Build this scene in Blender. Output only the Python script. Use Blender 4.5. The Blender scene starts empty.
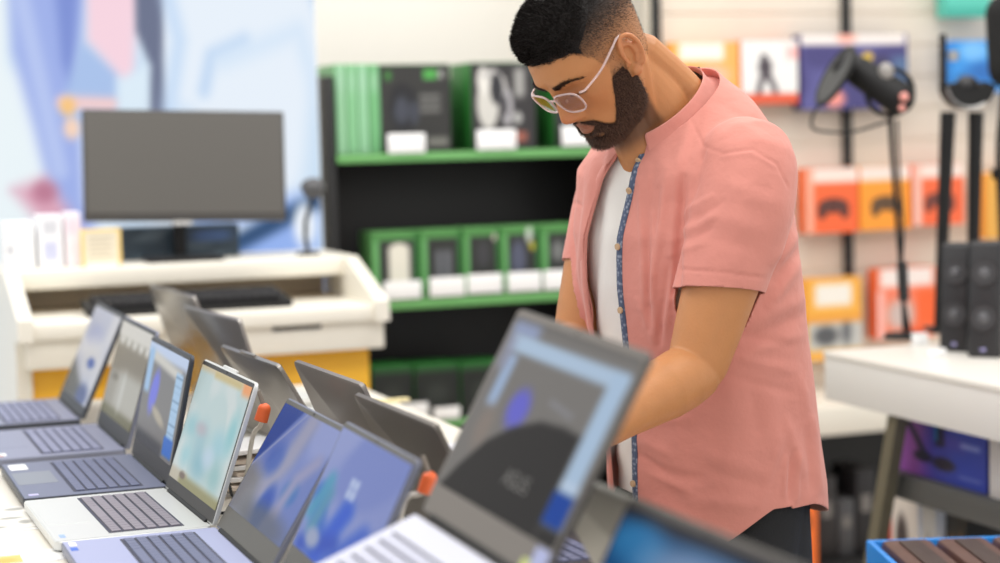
import bpy, bmesh, math, random
import numpy as np
from mathutils import Vector, Matrix, Euler, noise as mnoise

random.seed(7)
rng = np.random.default_rng(7)
SC = bpy.context.scene
COL = SC.collection
PI = math.pi

# ------------------------------------------------------------------ camera maths
F = 1900.0
PITCH = math.atan(151.5 / F)
ROLL = 0.026
CAMZ = 1.454
PSI = math.radians(20)
GX = Vector((math.cos(PSI), math.sin(PSI), 0))
GY = Vector((-math.sin(PSI), math.cos(PSI), 0))
CAM = Vector((0, 0, CAMZ))
TABLE_Z = 0.86


def ray(px, py):
    a, b = px - 500, py - 281.5
    u = math.cos(ROLL) * a - math.sin(ROLL) * b
    v = math.sin(ROLL) * a + math.cos(ROLL) * b
    c, s = math.cos(PITCH), math.sin(PITCH)
    return Vector((u / F, c - v / F * s, -s - v / F * c))


def at_y(px, py, y):
    d = ray(px, py)
    return CAM + d * (y / d.y)


def at_z(px, py, z):
    d = ray(px, py)
    return CAM + d * ((z - CAMZ) / d.z)


def at_b(px, py, b):
    d = ray(px, py)
    return CAM + d * (b / d.dot(GY))


def at_a(px, py, a):
    d = ray(px, py)
    return CAM + d * (a / d.dot(GX))


def ga(p):
    return p.dot(GX)


def gb(p):
    return p.dot(GY)


def grid(a, b, z=0.0):
    p = GX * a + GY * b
    p.z = z
    return p


# ------------------------------------------------------------------ colour + materials
def lin(c):
    def f(x):
        x = x / 255.0
        return x / 12.92 if x <= 0.04045 else ((x + 0.055) / 1.055) ** 2.4
    return tuple(f(x) for x in c)


MATS = {}


def mat(name, rgb, rough=0.5, metal=0.0, spec=0.5, noise=None, bump=None, emit=0.0, trans=0.0, alpha=1.0, coat=0.0, sheen=0.0, sss=0.0):
    """noise = (scale, amount) colour variation, bump = (scale, strength)"""
    if name in MATS:
        return MATS[name]
    m = bpy.data.materials.new(name)
    m.use_nodes = True
    nt = m.node_tree
    bs = nt.nodes['Principled BSDF']
    col = lin(rgb) + (1,)
    bs.inputs['Base Color'].default_value = col
    bs.inputs['Roughness'].default_value = rough
    bs.inputs['Metallic'].default_value = metal
    bs.inputs['Specular IOR Level'].default_value = spec
    bs.inputs['Coat Weight'].default_value = coat
    bs.inputs['Sheen Weight'].default_value = sheen
    bs.inputs['Transmission Weight'].default_value = trans
    bs.inputs['Alpha'].default_value = alpha
    if sss:
        bs.inputs['Subsurface Weight'].default_value = sss
        bs.inputs['Subsurface Radius'].default_value = (0.012, 0.005, 0.003)
        bs.inputs['Subsurface Scale'].default_value = 1.0
    if emit:
        bs.inputs['Emission Color'].default_value = col
        bs.inputs['Emission Strength'].default_value = emit
    tc = nt.nodes.new('ShaderNodeTexCoord')
    if noise:
        n = nt.nodes.new('ShaderNodeTexNoise')
        n.inputs['Scale'].default_value = noise[0]
        n.inputs['Detail'].default_value = 4
        nt.links.new(tc.outputs['Object'], n.inputs['Vector'])
        mx = nt.nodes.new('ShaderNodeMixRGB')
        mx.blend_type = 'MULTIPLY'
        mx.inputs['Fac'].default_value = 1
        rp = nt.nodes.new('ShaderNodeMapRange')
        rp.inputs['To Min'].default_value = 1 - noise[1]
        rp.inputs['To Max'].default_value = 1 + noise[1]
        nt.links.new(n.outputs['Fac'], rp.inputs['Value'])
        mx.inputs['Color1'].default_value = col
        nt.links.new(rp.outputs['Result'], mx.inputs['Color2'])
        nt.links.new(mx.outputs['Color'], bs.inputs['Base Color'])
    if bump:
        n2 = nt.nodes.new('ShaderNodeTexNoise')
        n2.inputs['Scale'].default_value = bump[0]
        n2.inputs['Detail'].default_value = 5
        nt.links.new(tc.outputs['Object'], n2.inputs['Vector'])
        b = nt.nodes.new('ShaderNodeBump')
        b.inputs['Strength'].default_value = bump[1]
        b.inputs['Distance'].default_value = 0.01
        nt.links.new(n2.outputs['Fac'], b.inputs['Height'])
        nt.links.new(b.outputs['Normal'], bs.inputs['Normal'])
    MATS[name] = m
    return m


def attr_mat(name, rough=0.5, emit=0.0, spec=0.5, base=True, bump=None, sss=0.0, noise=None):
    if name in MATS:
        return MATS[name]
    m = bpy.data.materials.new(name)
    m.use_nodes = True
    nt = m.node_tree
    bs = nt.nodes['Principled BSDF']
    at = nt.nodes.new('ShaderNodeAttribute')
    at.attribute_name = 'col'
    bs.inputs['Roughness'].default_value = rough
    bs.inputs['Specular IOR Level'].default_value = spec
    src = at.outputs['Color']
    tc = nt.nodes.new('ShaderNodeTexCoord')
    if noise:
        n = nt.nodes.new('ShaderNodeTexNoise')
        n.inputs['Scale'].default_value = noise[0]
        n.inputs['Detail'].default_value = 4
        nt.links.new(tc.outputs['Object'], n.inputs['Vector'])
        mx = nt.nodes.new('ShaderNodeMixRGB')
        mx.blend_type = 'MULTIPLY'
        mx.inputs['Fac'].default_value = 1
        rp = nt.nodes.new('ShaderNodeMapRange')
        rp.inputs['To Min'].default_value = 1 - noise[1]
        rp.inputs['To Max'].default_value = 1 + noise[1]
        nt.links.new(n.outputs['Fac'], rp.inputs['Value'])
        nt.links.new(src, mx.inputs['Color1'])
        nt.links.new(rp.outputs['Result'], mx.inputs['Color2'])
        src = mx.outputs['Color']
    if base:
        nt.links.new(src, bs.inputs['Base Color'])
    else:
        bs.inputs['Base Color'].default_value = (0.006, 0.006, 0.007, 1)
    if emit:
        nt.links.new(src, bs.inputs['Emission Color'])
        bs.inputs['Emission Strength'].default_value = emit
    if sss:
        bs.inputs['Subsurface Weight'].default_value = sss
        bs.inputs['Subsurface Radius'].default_value = (0.012, 0.005, 0.003)
        bs.inputs['Subsurface Scale'].default_value = 1.0
    if bump:
        n2 = nt.nodes.new('ShaderNodeTexNoise')
        n2.inputs['Scale'].default_value = bump[0]
        n2.inputs['Detail'].default_value = 5
        nt.links.new(tc.outputs['Object'], n2.inputs['Vector'])
        b = nt.nodes.new('ShaderNodeBump')
        b.inputs['Strength'].default_value = bump[1]
        b.inputs['Distance'].default_value = 0.004
        nt.links.new(n2.outputs['Fac'], b.inputs['Height'])
        nt.links.new(b.outputs['Normal'], bs.inputs['Normal'])
    MATS[name] = m
    return m


# ------------------------------------------------------------------ object helpers
def empty(name, loc=(0, 0, 0), rz=0.0):
    o = bpy.data.objects.new(name, None)
    o.empty_display_size = 0.05
    COL.objects.link(o)
    o.location = loc
    o.rotation_euler = (0, 0, rz)
    return o


def tag(o, label, cat, group=None):
    o['label'] = label
    o['category'] = cat
    if group:
        o['group'] = group
    return o


def thing(name, label, cat, loc=(0, 0, 0), rz=0.0, group=None):
    return tag(empty(name, loc, rz), label, cat, group)


class MB:
    def __init__(self):
        self.bm = bmesh.new()

    def _xf(self, vs, loc, rot):
        M = Matrix.Translation(Vector(loc))
        if rot is not None:
            M = M @ (rot.to_4x4() if isinstance(rot, Matrix) else Euler(rot).to_matrix().to_4x4())
        bmesh.ops.transform(self.bm, matrix=M, verts=vs)

    def box(self, c, s, rot=None, bev=0.0, seg=2):
        r = bmesh.ops.create_cube(self.bm, size=1.0)
        vs = r['verts']
        bmesh.ops.scale(self.bm, vec=Vector(s), verts=vs)
        if bev:
            es = list({e for v in vs for e in v.link_edges})
            rb = bmesh.ops.bevel(self.bm, geom=es, offset=bev, segments=seg, affect='EDGES', profile=0.5)
            vs = list({v for f in rb['faces'] for v in f.verts} | {v for v in vs if v.is_valid})
        self._xf(vs, c, rot)
        return self

    def cyl(self, p0, p1, r0, r1=None, seg=20, bev=0.0):
        p0, p1 = Vector(p0), Vector(p1)
        r1 = r0 if r1 is None else r1
        d = p1 - p0
        r = bmesh.ops.create_cone(self.bm, cap_ends=True, segments=seg, radius1=r0, radius2=r1, depth=d.length)
        vs = r['verts']
        q = d.to_track_quat('Z', 'Y').to_matrix()
        self._xf(vs, (p0 + p1) / 2, q)
        return self

    def sphere(self, c, r, sc=(1, 1, 1), rot=None, seg=20):
        rr = bmesh.ops.create_uvsphere(self.bm, u_segments=seg, v_segments=max(8, seg // 2), radius=r)
        vs = rr['verts']
        bmesh.ops.scale(self.bm, vec=Vector(sc), verts=vs)
        self._xf(vs, c, rot)
        return self

    def prism(self, pts, axis_o, ax, ay, az, depth):
        """polygon pts (2D) in plane axis_o + x*ax + y*ay, extruded along az by depth"""
        o, ax, ay, az = Vector(axis_o), Vector(ax), Vector(ay), Vector(az)
        A = [self.bm.verts.new(o + ax * p[0] + ay * p[1]) for p in pts]
        B = [self.bm.verts.new(o + ax * p[0] + ay * p[1] + az * depth) for p in pts]
        n = len(pts)
        self.bm.faces.new(A[::-1])
        self.bm.faces.new(B)
        for i in range(n):
            self.bm.faces.new((A[i], A[(i + 1) % n], B[(i + 1) % n], B[i]))
        return self

    def tube(self, pts, rad, seg=10, closed=False, cap=True, flat=None):
        """swept tube; rad number or list"""
        P = [Vector(p) for p in pts]
        n = len(P)
        R = rad if isinstance(rad, (list, tuple)) else [rad] * n
        rings = []
        prev = None
        for i in range(n):
            if closed:
                t = P[(i + 1) % n] - P[i - 1]
            else:
                t = P[min(i + 1, n - 1)] - P[max(i - 1, 0)]
            t.normalize()
            if prev is None:
                a = Vector((0, 0, 1)) if abs(t.z) < 0.9 else Vector((1, 0, 0))
                x = t.cross(a).normalized()
            else:
                x = (prev - t * prev.dot(t)).normalized()
            prev = x
            y = t.cross(x)
            ring = []
            for k in range(seg):
                an = 2 * PI * k / seg
                ring.append(self.bm.verts.new(P[i] + x * (math.cos(an) * R[i]) + y * (math.sin(an) * R[i] * (flat or 1))))
            rings.append(ring)
        m = n if closed else n - 1
        for i in range(m):
            A, B = rings[i], rings[(i + 1) % n]
            for k in range(seg):
                self.bm.faces.new((A[k], A[(k + 1) % seg], B[(k + 1) % seg], B[k]))
        if cap and not closed:
            self.bm.faces.new(rings[0][::-1])
            self.bm.faces.new(rings[-1])
        return self

    def loft(self, rings, cap=True):
        """rings: list of lists of points (same count)"""
        vr = [[self.bm.verts.new(p) for p in r] for r in rings]
        n = len(vr[0])
        for i in range(len(vr) - 1):
            A, B = vr[i], vr[i + 1]
            for k in range(n):
                self.bm.faces.new((A[k], A[(k + 1) % n], B[(k + 1) % n], B[k]))
        if cap:
            self.bm.faces.new(vr[0][::-1])
            self.bm.faces.new(vr[-1])
        return self

    def build(self, name, m, parent=None, smooth=True, angle=35, loc=None, rz=None):
        bmesh.ops.recalc_face_normals(self.bm, faces=self.bm.faces[:])
        me = bpy.data.meshes.new(name)
        self.bm.to_mesh(me)
        self.bm.free()
        return link_mesh(name, me, m, parent, smooth, angle, loc, rz)


def link_mesh(name, me, m, parent=None, smooth=True, angle=35, loc=None, rz=None):
    o = bpy.data.objects.new(name, me)
    COL.objects.link(o)
    if m:
        me.materials.append(m)
    if smooth:
        for p in me.polygons:
            p.use_smooth = True
        if angle < 180:
            me.set_sharp_from_angle(angle=math.radians(angle))
    if parent:
        o.parent = parent
    if loc is not None:
        o.location = loc
    if rz is not None:
        o.rotation_euler = (0, 0, rz)
    return o


def struct(o):
    o['kind'] = 'structure'
    return o


# ------------------------------------------------------------------ painted pictures (screens, prints, posters)
def sstep(x, a, b):
    t = np.clip((x - a) / (b - a), 0, 1)
    return t * t * (3 - 2 * t)


class Pic:
    """colour grid in sRGB 0-255; s = 0 left..1 right, t = 0 top..1 bottom"""

    def __init__(self, nx, ny, base):
        self.nx, self.ny = nx, ny
        s, t = np.meshgrid((np.arange(nx)) / (nx - 1), (np.arange(ny)) / (ny - 1))
        self.s, self.t = s, t
        self.c = np.ones((ny, nx, 3)) * np.array(base, float)

    def mix(self, mask, col):
        m = np.clip(mask, 0, 1)[..., None]
        self.c = self.c * (1 - m) + np.array(col, float) * m
        return self

    def rect(self, s0, t0, s1, t1, col, soft=0.01, k=1.0):
        m = sstep(self.s, s0 - soft, s0 + soft) * (1 - sstep(self.s, s1 - soft, s1 + soft))
        m = m * sstep(self.t, t0 - soft, t0 + soft) * (1 - sstep(self.t, t1 - soft, t1 + soft))
        return self.mix(m * k, col)

    def blob(self, s, t, rs, rt, col, soft=0.5, k=1.0, ang=0.0):
        ds, dt = self.s - s, self.t - t
        c, sn = math.cos(ang), math.sin(ang)
        x, y = (ds * c + dt * sn) / rs, (-ds * sn + dt * c) / rt
        d = np.sqrt(x * x + y * y)
        return self.mix((1 - sstep(d, 1 - soft, 1 + soft)) * k, col)

    def band(self, pts, w, col, soft=0.02, k=1.0):
        """polyline stroke"""
        dm = np.full(self.s.shape, 9.0)
        for (a, b), (c, d) in zip(pts[:-1], pts[1:]):
            vx, vy = c - a, d - b
            L = vx * vx + vy * vy + 1e-9
            h = np.clip(((self.s - a) * vx + (self.t - b) * vy) / L, 0, 1)
            dm = np.minimum(dm, np.hypot(self.s - a - h * vx, self.t - b - h * vy))
        return self.mix((1 - sstep(dm, w - soft, w + soft)) * k, col)

    def poly(self, pts, col, soft=0.01, k=1.0):
        inside = np.zeros(self.s.shape, bool)
        dm = np.full(self.s.shape, 9.0)
        n = len(pts)
        for i in range(n):
            a, b = pts[i]
            c, d = pts[(i + 1) % n]
            cond = ((b > self.t) != (d > self.t))
            xs = (c - a) * (self.t - b) / ((d - b) if abs(d - b) > 1e-9 else 1e-9) + a
            inside ^= cond & (self.s < xs)
            vx, vy = c - a, d - b
            L = vx * vx + vy * vy + 1e-9
            h = np.clip(((self.s - a) * vx + (self.t - b) * vy) / L, 0, 1)
            dm = np.minimum(dm, np.hypot(self.s - a - h * vx, self.t - b - h * vy))
        sd = np.where(inside, dm, -dm)
        return self.mix(sstep(sd, -soft, soft) * k, col)

    def clouds(self, scale, col, lo=0.5, hi=0.8, seed=0, k=1.0):
        r = np.random.default_rng(seed)
        acc = np.zeros(self.s.shape)
        for j in range(10):
            th, ph = r.uniform(0, 2 * PI), r.uniform(0, 2 * PI)
            f = scale * r.uniform(0.5, 1.8)
            acc += np.sin((self.s * math.cos(th) + self.t * math.sin(th)) * f + ph)
        acc = acc / 10 + 0.5
        return self.mix(sstep(acc, lo, hi) * k, col)


def picture(name, pic, w, h, m, parent, origin, ax, ay, thick=0.0008):
    """flat picture: origin = its centre, ax = unit dir left->right, ay = unit dir bottom->top; has a thin edge"""
    o, ax, ay = Vector(origin), Vector(ax).normalized(), Vector(ay).normalized()
    nz = ax.cross(ay)
    nx, ny = pic.nx, pic.ny
    ii, jj = np.meshgrid(np.arange(nx), np.arange(ny))
    s = (ii / (nx - 1) - 0.5) * w
    t = (0.5 - jj / (ny - 1)) * h
    P = np.array(o)[None, None] + s[..., None] * np.array(ax) + t[..., None] * np.array(ay) + np.array(nz) * thick
    V = P.reshape(-1, 3)
    idx = (jj * nx + ii)
    q = np.stack([idx[1:, :-1], idx[1:, 1:], idx[:-1, 1:], idx[:-1, :-1]], -1).reshape(-1, 4)
    # rim back to the surface
    border = list(idx[0, :]) + list(idx[1:, -1]) + list(idx[-1, -2::-1]) + list(idx[-2:0:-1, 0])
    base = len(V)
    Vb = V[border] - np.array(nz) * thick
    n = len(border)
    rim = [(border[(k + 1) % n], border[k], base + k, base + (k + 1) % n) for k in range(n)]
    me = bpy.data.meshes.new(name)
    me.from_pydata(np.vstack([V, Vb]).tolist(), [], q.tolist() + rim)
    c = pic.c.reshape(-1, 3) / 255.0
    c = np.where(c <= 0.04045, c / 12.92, ((np.clip(c, 0, None) + 0.055) / 1.055) ** 2.4)
    full = np.ones((base + n, 4), np.float32)
    full[:base, :3] = c
    full[base:, :3] = c[border]
    a = me.color_attributes.new('col', 'FLOAT_COLOR', 'POINT')
    a.data.foreach_set('color', full.ravel())
    return link_mesh(name, me, m, parent, smooth=False)


PRINT = attr_mat('printed card', rough=0.45)
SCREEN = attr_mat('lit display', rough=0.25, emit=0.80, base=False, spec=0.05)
LIGHTBOX = attr_mat('backlit fabric poster', rough=0.6, emit=0.9, base=False, spec=0.1)

# ------------------------------------------------------------------ common materials
WHITE = mat('white laminate', (236, 232, 224), 0.35, noise=(3, 0.02))
CREAM = mat('cream laminate', (238, 233, 220), 0.4, noise=(3, 0.02))
WALLM = mat('cream painted wall', (247, 244, 236), 0.8, noise=(2, 0.02))
YELLOW = mat('yellow panel', (246, 186, 40), 0.45, noise=(4, 0.04))
BLACKM = mat('black steel', (20, 20, 21), 0.45, noise=(6, 0.1))
BLACKP = mat('matt black plastic', (19, 19, 20), 0.55, spec=0.35, noise=(20, 0.08))
RUBBER = mat('black rubber', (18, 18, 18), 0.7)
GREENM = mat('green shelf edge', (110, 174, 102), 0.45, noise=(5, 0.05))
GREENL = mat('light green carton', (124, 184, 130), 0.5, noise=(5, 0.05))
GREEND = mat('dark green carton', (44, 122, 50), 0.5, noise=(5, 0.06))
BOXBLK = mat('black carton', (34, 34, 34), 0.45, noise=(8, 0.08))
PAPER = mat('white card', (246, 246, 246), 0.6)
ORANGE = mat('orange plastic', (252, 118, 66), 0.4)
SILVER = mat('silver aluminium', (205, 205, 205), 0.35, metal=0.35, noise=(4, 0.02))
CHROME = mat('brushed metal', (180, 180, 180), 0.3, metal=1.0)


# ================================================================== SETTING
floor = struct(MB().box((0, 0, -0.05), (12, 12, 0.1)).build('floor', mat('pale vinyl floor', (210, 206, 199), 0.45, noise=(1.5, 0.06)), loc=grid(2.0, 3.0), rz=PSI))
WB = 6.15
wall_back = struct(MB().box((0, 0, 1.7), (9, 0.12, 3.4)).build('wall_back', WALLM, loc=grid(2.2, WB + 0.06), rz=PSI))

# slatted display wall (right half), horizontal grooves
SB = 5.5


def slat_wall():
    a0 = ga(at_b(652, 100, SB))
    a1 = a0 + 3.2
    m = MB()
    p = 0.105
    prof = []
    z = 0.55
    while z < 2.9:
        prof += [(0.0, z), (0.0, z + p - 0.012), (0.006, z + p - 0.009), (0.006, z + p - 0.001)]
        z += p
    prof += [(0.0, z), (0.05, z), (0.05, 0.55)]
    m.prism(prof, (0, 0, 0), (0, 1, 0), (0, 0, 1), (1, 0, 0), a1 - a0)
    return struct(m.build('wall_slat', mat('pale slatted board', (226, 215, 200), 0.6, noise=(5, 0.05)), loc=grid(a0, SB), rz=PSI, smooth=False))


slat_wall()
for k, (px, top) in enumerate(((656, 0), (846, 0))):
    p = at_b(px, 40, SB - 0.012)
    m = MB().box((0, 0, 1.6), (0.026, 0.024, 2.6))
    for zz in np.arange(0.5, 2.8, 0.1):
        m.box((0, -0.0125, zz), (0.006, 0.002, 0.04))
    struct(m.build('trim_%d' % (k + 1), BLACKM, loc=grid(ga(p), SB - 0.012), rz=PSI))

# ================================================================== BACKLIT POSTER
BB = 5.25


def poster():
    p1 = at_b(321, 170, BB)
    a1 = ga(p1)
    a0 = a1 - 1.75
    z1, z0 = 2.45, 0.35
    w, h = a1 - a0, z1 - z0
    root = thing('poster_lightbox', 'large backlit poster of people in pale blue denim behind the white desk', 'poster', grid((a0 + a1) / 2, BB, 0), PSI)
    cz = (z0 + z1) / 2
    MB().box((0, 0.04, cz), (w, 0.08, h), bev=0.004).build('frame', mat('white poster frame', (235, 238, 240), 0.4), root)
    MB().box((-w * .35, .04, .175), (.12, .3, .35), bev=.004).box((w * .35, .04, .175), (.12, .3, .35), bev=.004).build('foot', BLACKM, root)
    pic = Pic(150, 180, (233, 242, 252))

    def st(px, py):
        q = at_b(px, py, BB)
        return ((ga(q) - a0) / w, (z1 - q.z) / h)
    P = lambda pts: [st(*q) for q in pts]
    pic.clouds(14, (205, 226, 246), .5, .75, 3)
    pic.clouds(26, (190, 216, 244), .58, .8, 5, .6)
    pic.poly(P([(-160, -140), (20, -140), (10, 60), (45, 190), (80, 300), (-160, 300)]), (236, 246, 250), .02)
    pic.poly(P([(5, -60), (90, -60), (78, 80), (85, 200), (100, 240), (60, 230), (35, 130), (12, 50)]), (160, 178, 235), .015)
    pic.poly(P([(50, -60), (82, -60), (72, 90), (62, 60)]), (112, 132, 205), .012, .7)
    pic.band(P([(22, 0), (40, 80), (60, 170)]), .012, (190, 205, 245), .012, .8)
    pic.poly(P([(82, 40), (118, 70), (118, 160), (60, 110)]), (170, 195, 236), .012)
    pic.poly(P([(86, -60), (140, -60), (134, 70), (128, 84), (88, 40)]), (248, 214, 226), .01)
    pic.poly(P([(134, -60), (164, -60), (164, 60), (168, 130), (148, 130), (151, 66), (136, 30)]), (108, 116, 142), .006)
    pic.poly(P([(118, 80), (148, 66), (150, 112), (118, 112)]), (222, 238, 250), .01)
    pic.band(P([(165, -20), (180, 40), (170, 110)]), .01, (200, 222, 248), .015)
    pic.band(P([(205, 90), (212, 55), (245, 40)]), .008, (180, 208, 242), .014, .8)
    pic.band(P([(225, 60), (300, 30), (318, 90)]), .01, (215, 232, 250), .02)
    pic.band(P([(62, 102), (112, 104)]), .008, (248, 208, 205), .008)
    pic.blob(*st(68, 106), .012, .012, (250, 200, 130), .6)
    pic.blob(*st(72, 128), .012, .014, (250, 215, 190), .6)
    pic.poly(P([(12, 190), (45, 178), (65, 205), (80, 228), (40, 222)]), (222, 168, 188), .016)
    pic.blob(*st(45, 192), .018, .014, (190, 126, 150), .7)
    pic.poly(P([(195, 218), (320, 190), (320, 330), (180, 330)]), (150, 180, 240), .02)
    pic.poly(P([(215, 228), (262, 222), (232, 250)]), (240, 248, 255), .012)
    pic.band(P([(235, 245), (320, 200)]), .012, (50, 80, 120), .01)
    pic.blob(*st(306, 225), .018, .03, (245, 250, 255), .5)
    picture('poster_print', pic, w - 0.008, h - 0.008, LIGHTBOX, root, (0, 0, cz), (1, 0, 0), (0, 0, 1), .001)


poster()

# ================================================================== WHITE DISPLAY DESK
DB = 4.58      # front lip
DS = 4.86      # front of raised shelf


def desk():
    g = lambda px, py, b: (ga(at_b(px, py, b)), at_b(px, py, b).z)
    aL = g(24, 330, DB)[0]
    aR = g(388, 310, DB)[0]
    zl = g(200, 315, DB)[1]       # lip top
    zs = g(200, 332, DB)[1]       # seam
    zb = g(200, 361, DB)[1]       # panel bottom
    zt = g(200, 263, DS)[1]       # shelf front top
    zu = g(200, 282, DS)[1]       # shelf underside
    zd = zl + 0.01
    w = aR - aL
    aC = (aL + aR) / 2
    aSR = g(352, 252, DS)[0] - aC
    aSL = g(8, 270, DS)[0] - aC
    root = thing('display_desk', 'white stepped display desk with a yellow lower front', 'desk', grid(aC, DB, 0), PSI)
    dep = DS - DB
    full = dep + 0.36
    MB().box((0, dep / 2 + .01, (zl + zs) / 2), (w + .012, dep + .02, zl - zs), bev=.008).build('desktop', CREAM, root)
    sx = (aSL + aSR) / 2
    sw = aSR - aSL
    MB().box((sx, dep + .18, (zt + zu) / 2), (sw, .36, zt - zu), bev=.008).build('raised_shelf', CREAM, root)
    MB().box((sx, dep + .2, (zu + zl) / 2), (sw - .06, .012, zu - zl)).box((sx, dep + .1, zl - .01), (sw - .06, .2, .02)).build('recess_back', mat('taupe recess board', (196, 182, 160), .6), root)
    for sgn, x in ((-1, aSL), (1, aSR)):
        pts = [(-.015, zl - .005), (dep - .02, zt), (dep + .36, zt), (dep + .36, zb), (0.01, zb), (.01, zs)]
        zq = 0.0 if sgn < 0 else zb
        pts = [(-.012, zs), (-.012, zl + .01), (dep - .01, zt - .001), (dep + .36, zt - .001), (dep + .36, zq), (.06, zq), (.06, zs)]
        xo = x + (-.012 if sgn < 0 else -.024)
        MB().prism(pts, (xo, 0, 0), (0, 1, 0), (0, 0, 1), (1, 0, 0), .036).build('side_panel', CREAM, root)
    d = MB().box((0, dep / 2 + .02, (zs + zb) / 2), (w - .01, dep, zs - zb), bev=.005).build('drawer', CREAM, root)
    hx0, hz = g(274, 329, DB)
    hx1, _ = g(323, 325, DB)
    MB().box(((hx0 + hx1) / 2 - aC, .018, hz), (hx1 - hx0, .01, .014), bev=.003).build('handle', BLACKP, d)
    xr = g(369, 365, DB + .08)[0] - aC
    xl = -w / 2 + .006
    MB().box(((xl + xr) / 2, .2, zb / 2), (xr - xl, .25, zb - .0), bev=.004).build('lower_panel', YELLOW, root)
    MB().box((-w * .3, -.0, zl + .001), (.03, .03, .001)).build('cable_grommet', BLACKP, root)
    return aC, aSL, aSR, zt, zl


aC, aSL, aSR, D_ZT, D_ZL = desk()


def monitor():
    b = DS + .13
    pl, pr = at_b(80, 113, b), at_b(272, 108, b)
    bl, br = at_b(86, 226, b), at_b(285, 217, b)
    w = (ga(br) - ga(bl))
    a = (ga(bl) + ga(br)) / 2
    z1 = (pl.z + pr.z) / 2
    z0 = (bl.z + br.z) / 2
    root = thing('computer_monitor', 'flat grey computer monitor on the white desk, its screen switched off', 'monitor', grid(a, b, D_ZT), PSI + math.radians(-3))
    h = z1 - z0
    zc = (z0 + z1) / 2 - D_ZT
    R = Matrix.Rotation(math.radians(6), 4, 'Y') @ Matrix.Rotation(math.radians(-6), 4, 'X')
    R = Matrix.Rotation(math.radians(2.0), 4, 'Y') @ Matrix.Rotation(math.radians(-8), 4, 'X')
    sh = MB().box((0, 0, 0), (w, .03, h), bev=.005).build('display_shell', mat('graphite monitor shell', (70, 68, 66), .45), root)
    sh.matrix_local = Matrix.Translation((0, 0, zc)) @ R
    MB().box((0, -.0155, .006), (w - .016, .002, h - .028)).build('display_glass', mat('dark matt display', (78, 75, 70), .38, spec=.8), sh)
    ax = ga(at_b(182, 235, b)) - a
    MB().tube([(ax, .05, 0.012), (ax, .05, .06), (ax, .04, zc - .02), (ax, .02, zc)], .018, 12).build('stand_neck', BLACKP, root)
    MB().box((ax, -.0, .007), (.2, .14, .013), bev=.006).build('stand_base', BLACKP, root)
    MB().box((ax, -.022, z0 - D_ZT + .004), (.05, .012, .022), bev=.002).build('logo_badge', PAPER, root)


monitor()


def keyboard_desk():
    b = DB + .16
    l, r = at_b(84, 305, b), at_b(286, 297, b)
    w = ga(r) - ga(l)
    root = thing('computer_keyboard', 'long black keyboard lying on the white desk below the monitor', 'keyboard', grid((ga(l) + ga(r)) / 2, b, D_ZL), PSI)
    MB().box((0, 0, .016), (w, .15, .022), rot=(math.radians(6), 0, 0), bev=.006).build('case', BLACKP, root)
    m = MB()
    for r_ in range(5):
        n = 20
        for i in range(n):
            m.box((-w / 2 + .02 + (w - .04) * (i + .5) / n, -.056 + r_ * .026, .031 + r_ * .0027), ((w - .04) / n - .004, .021, .008))
    m.build('keys', mat('dark grey keycaps', (44, 44, 48), .5), root)


keyboard_desk()


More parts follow.
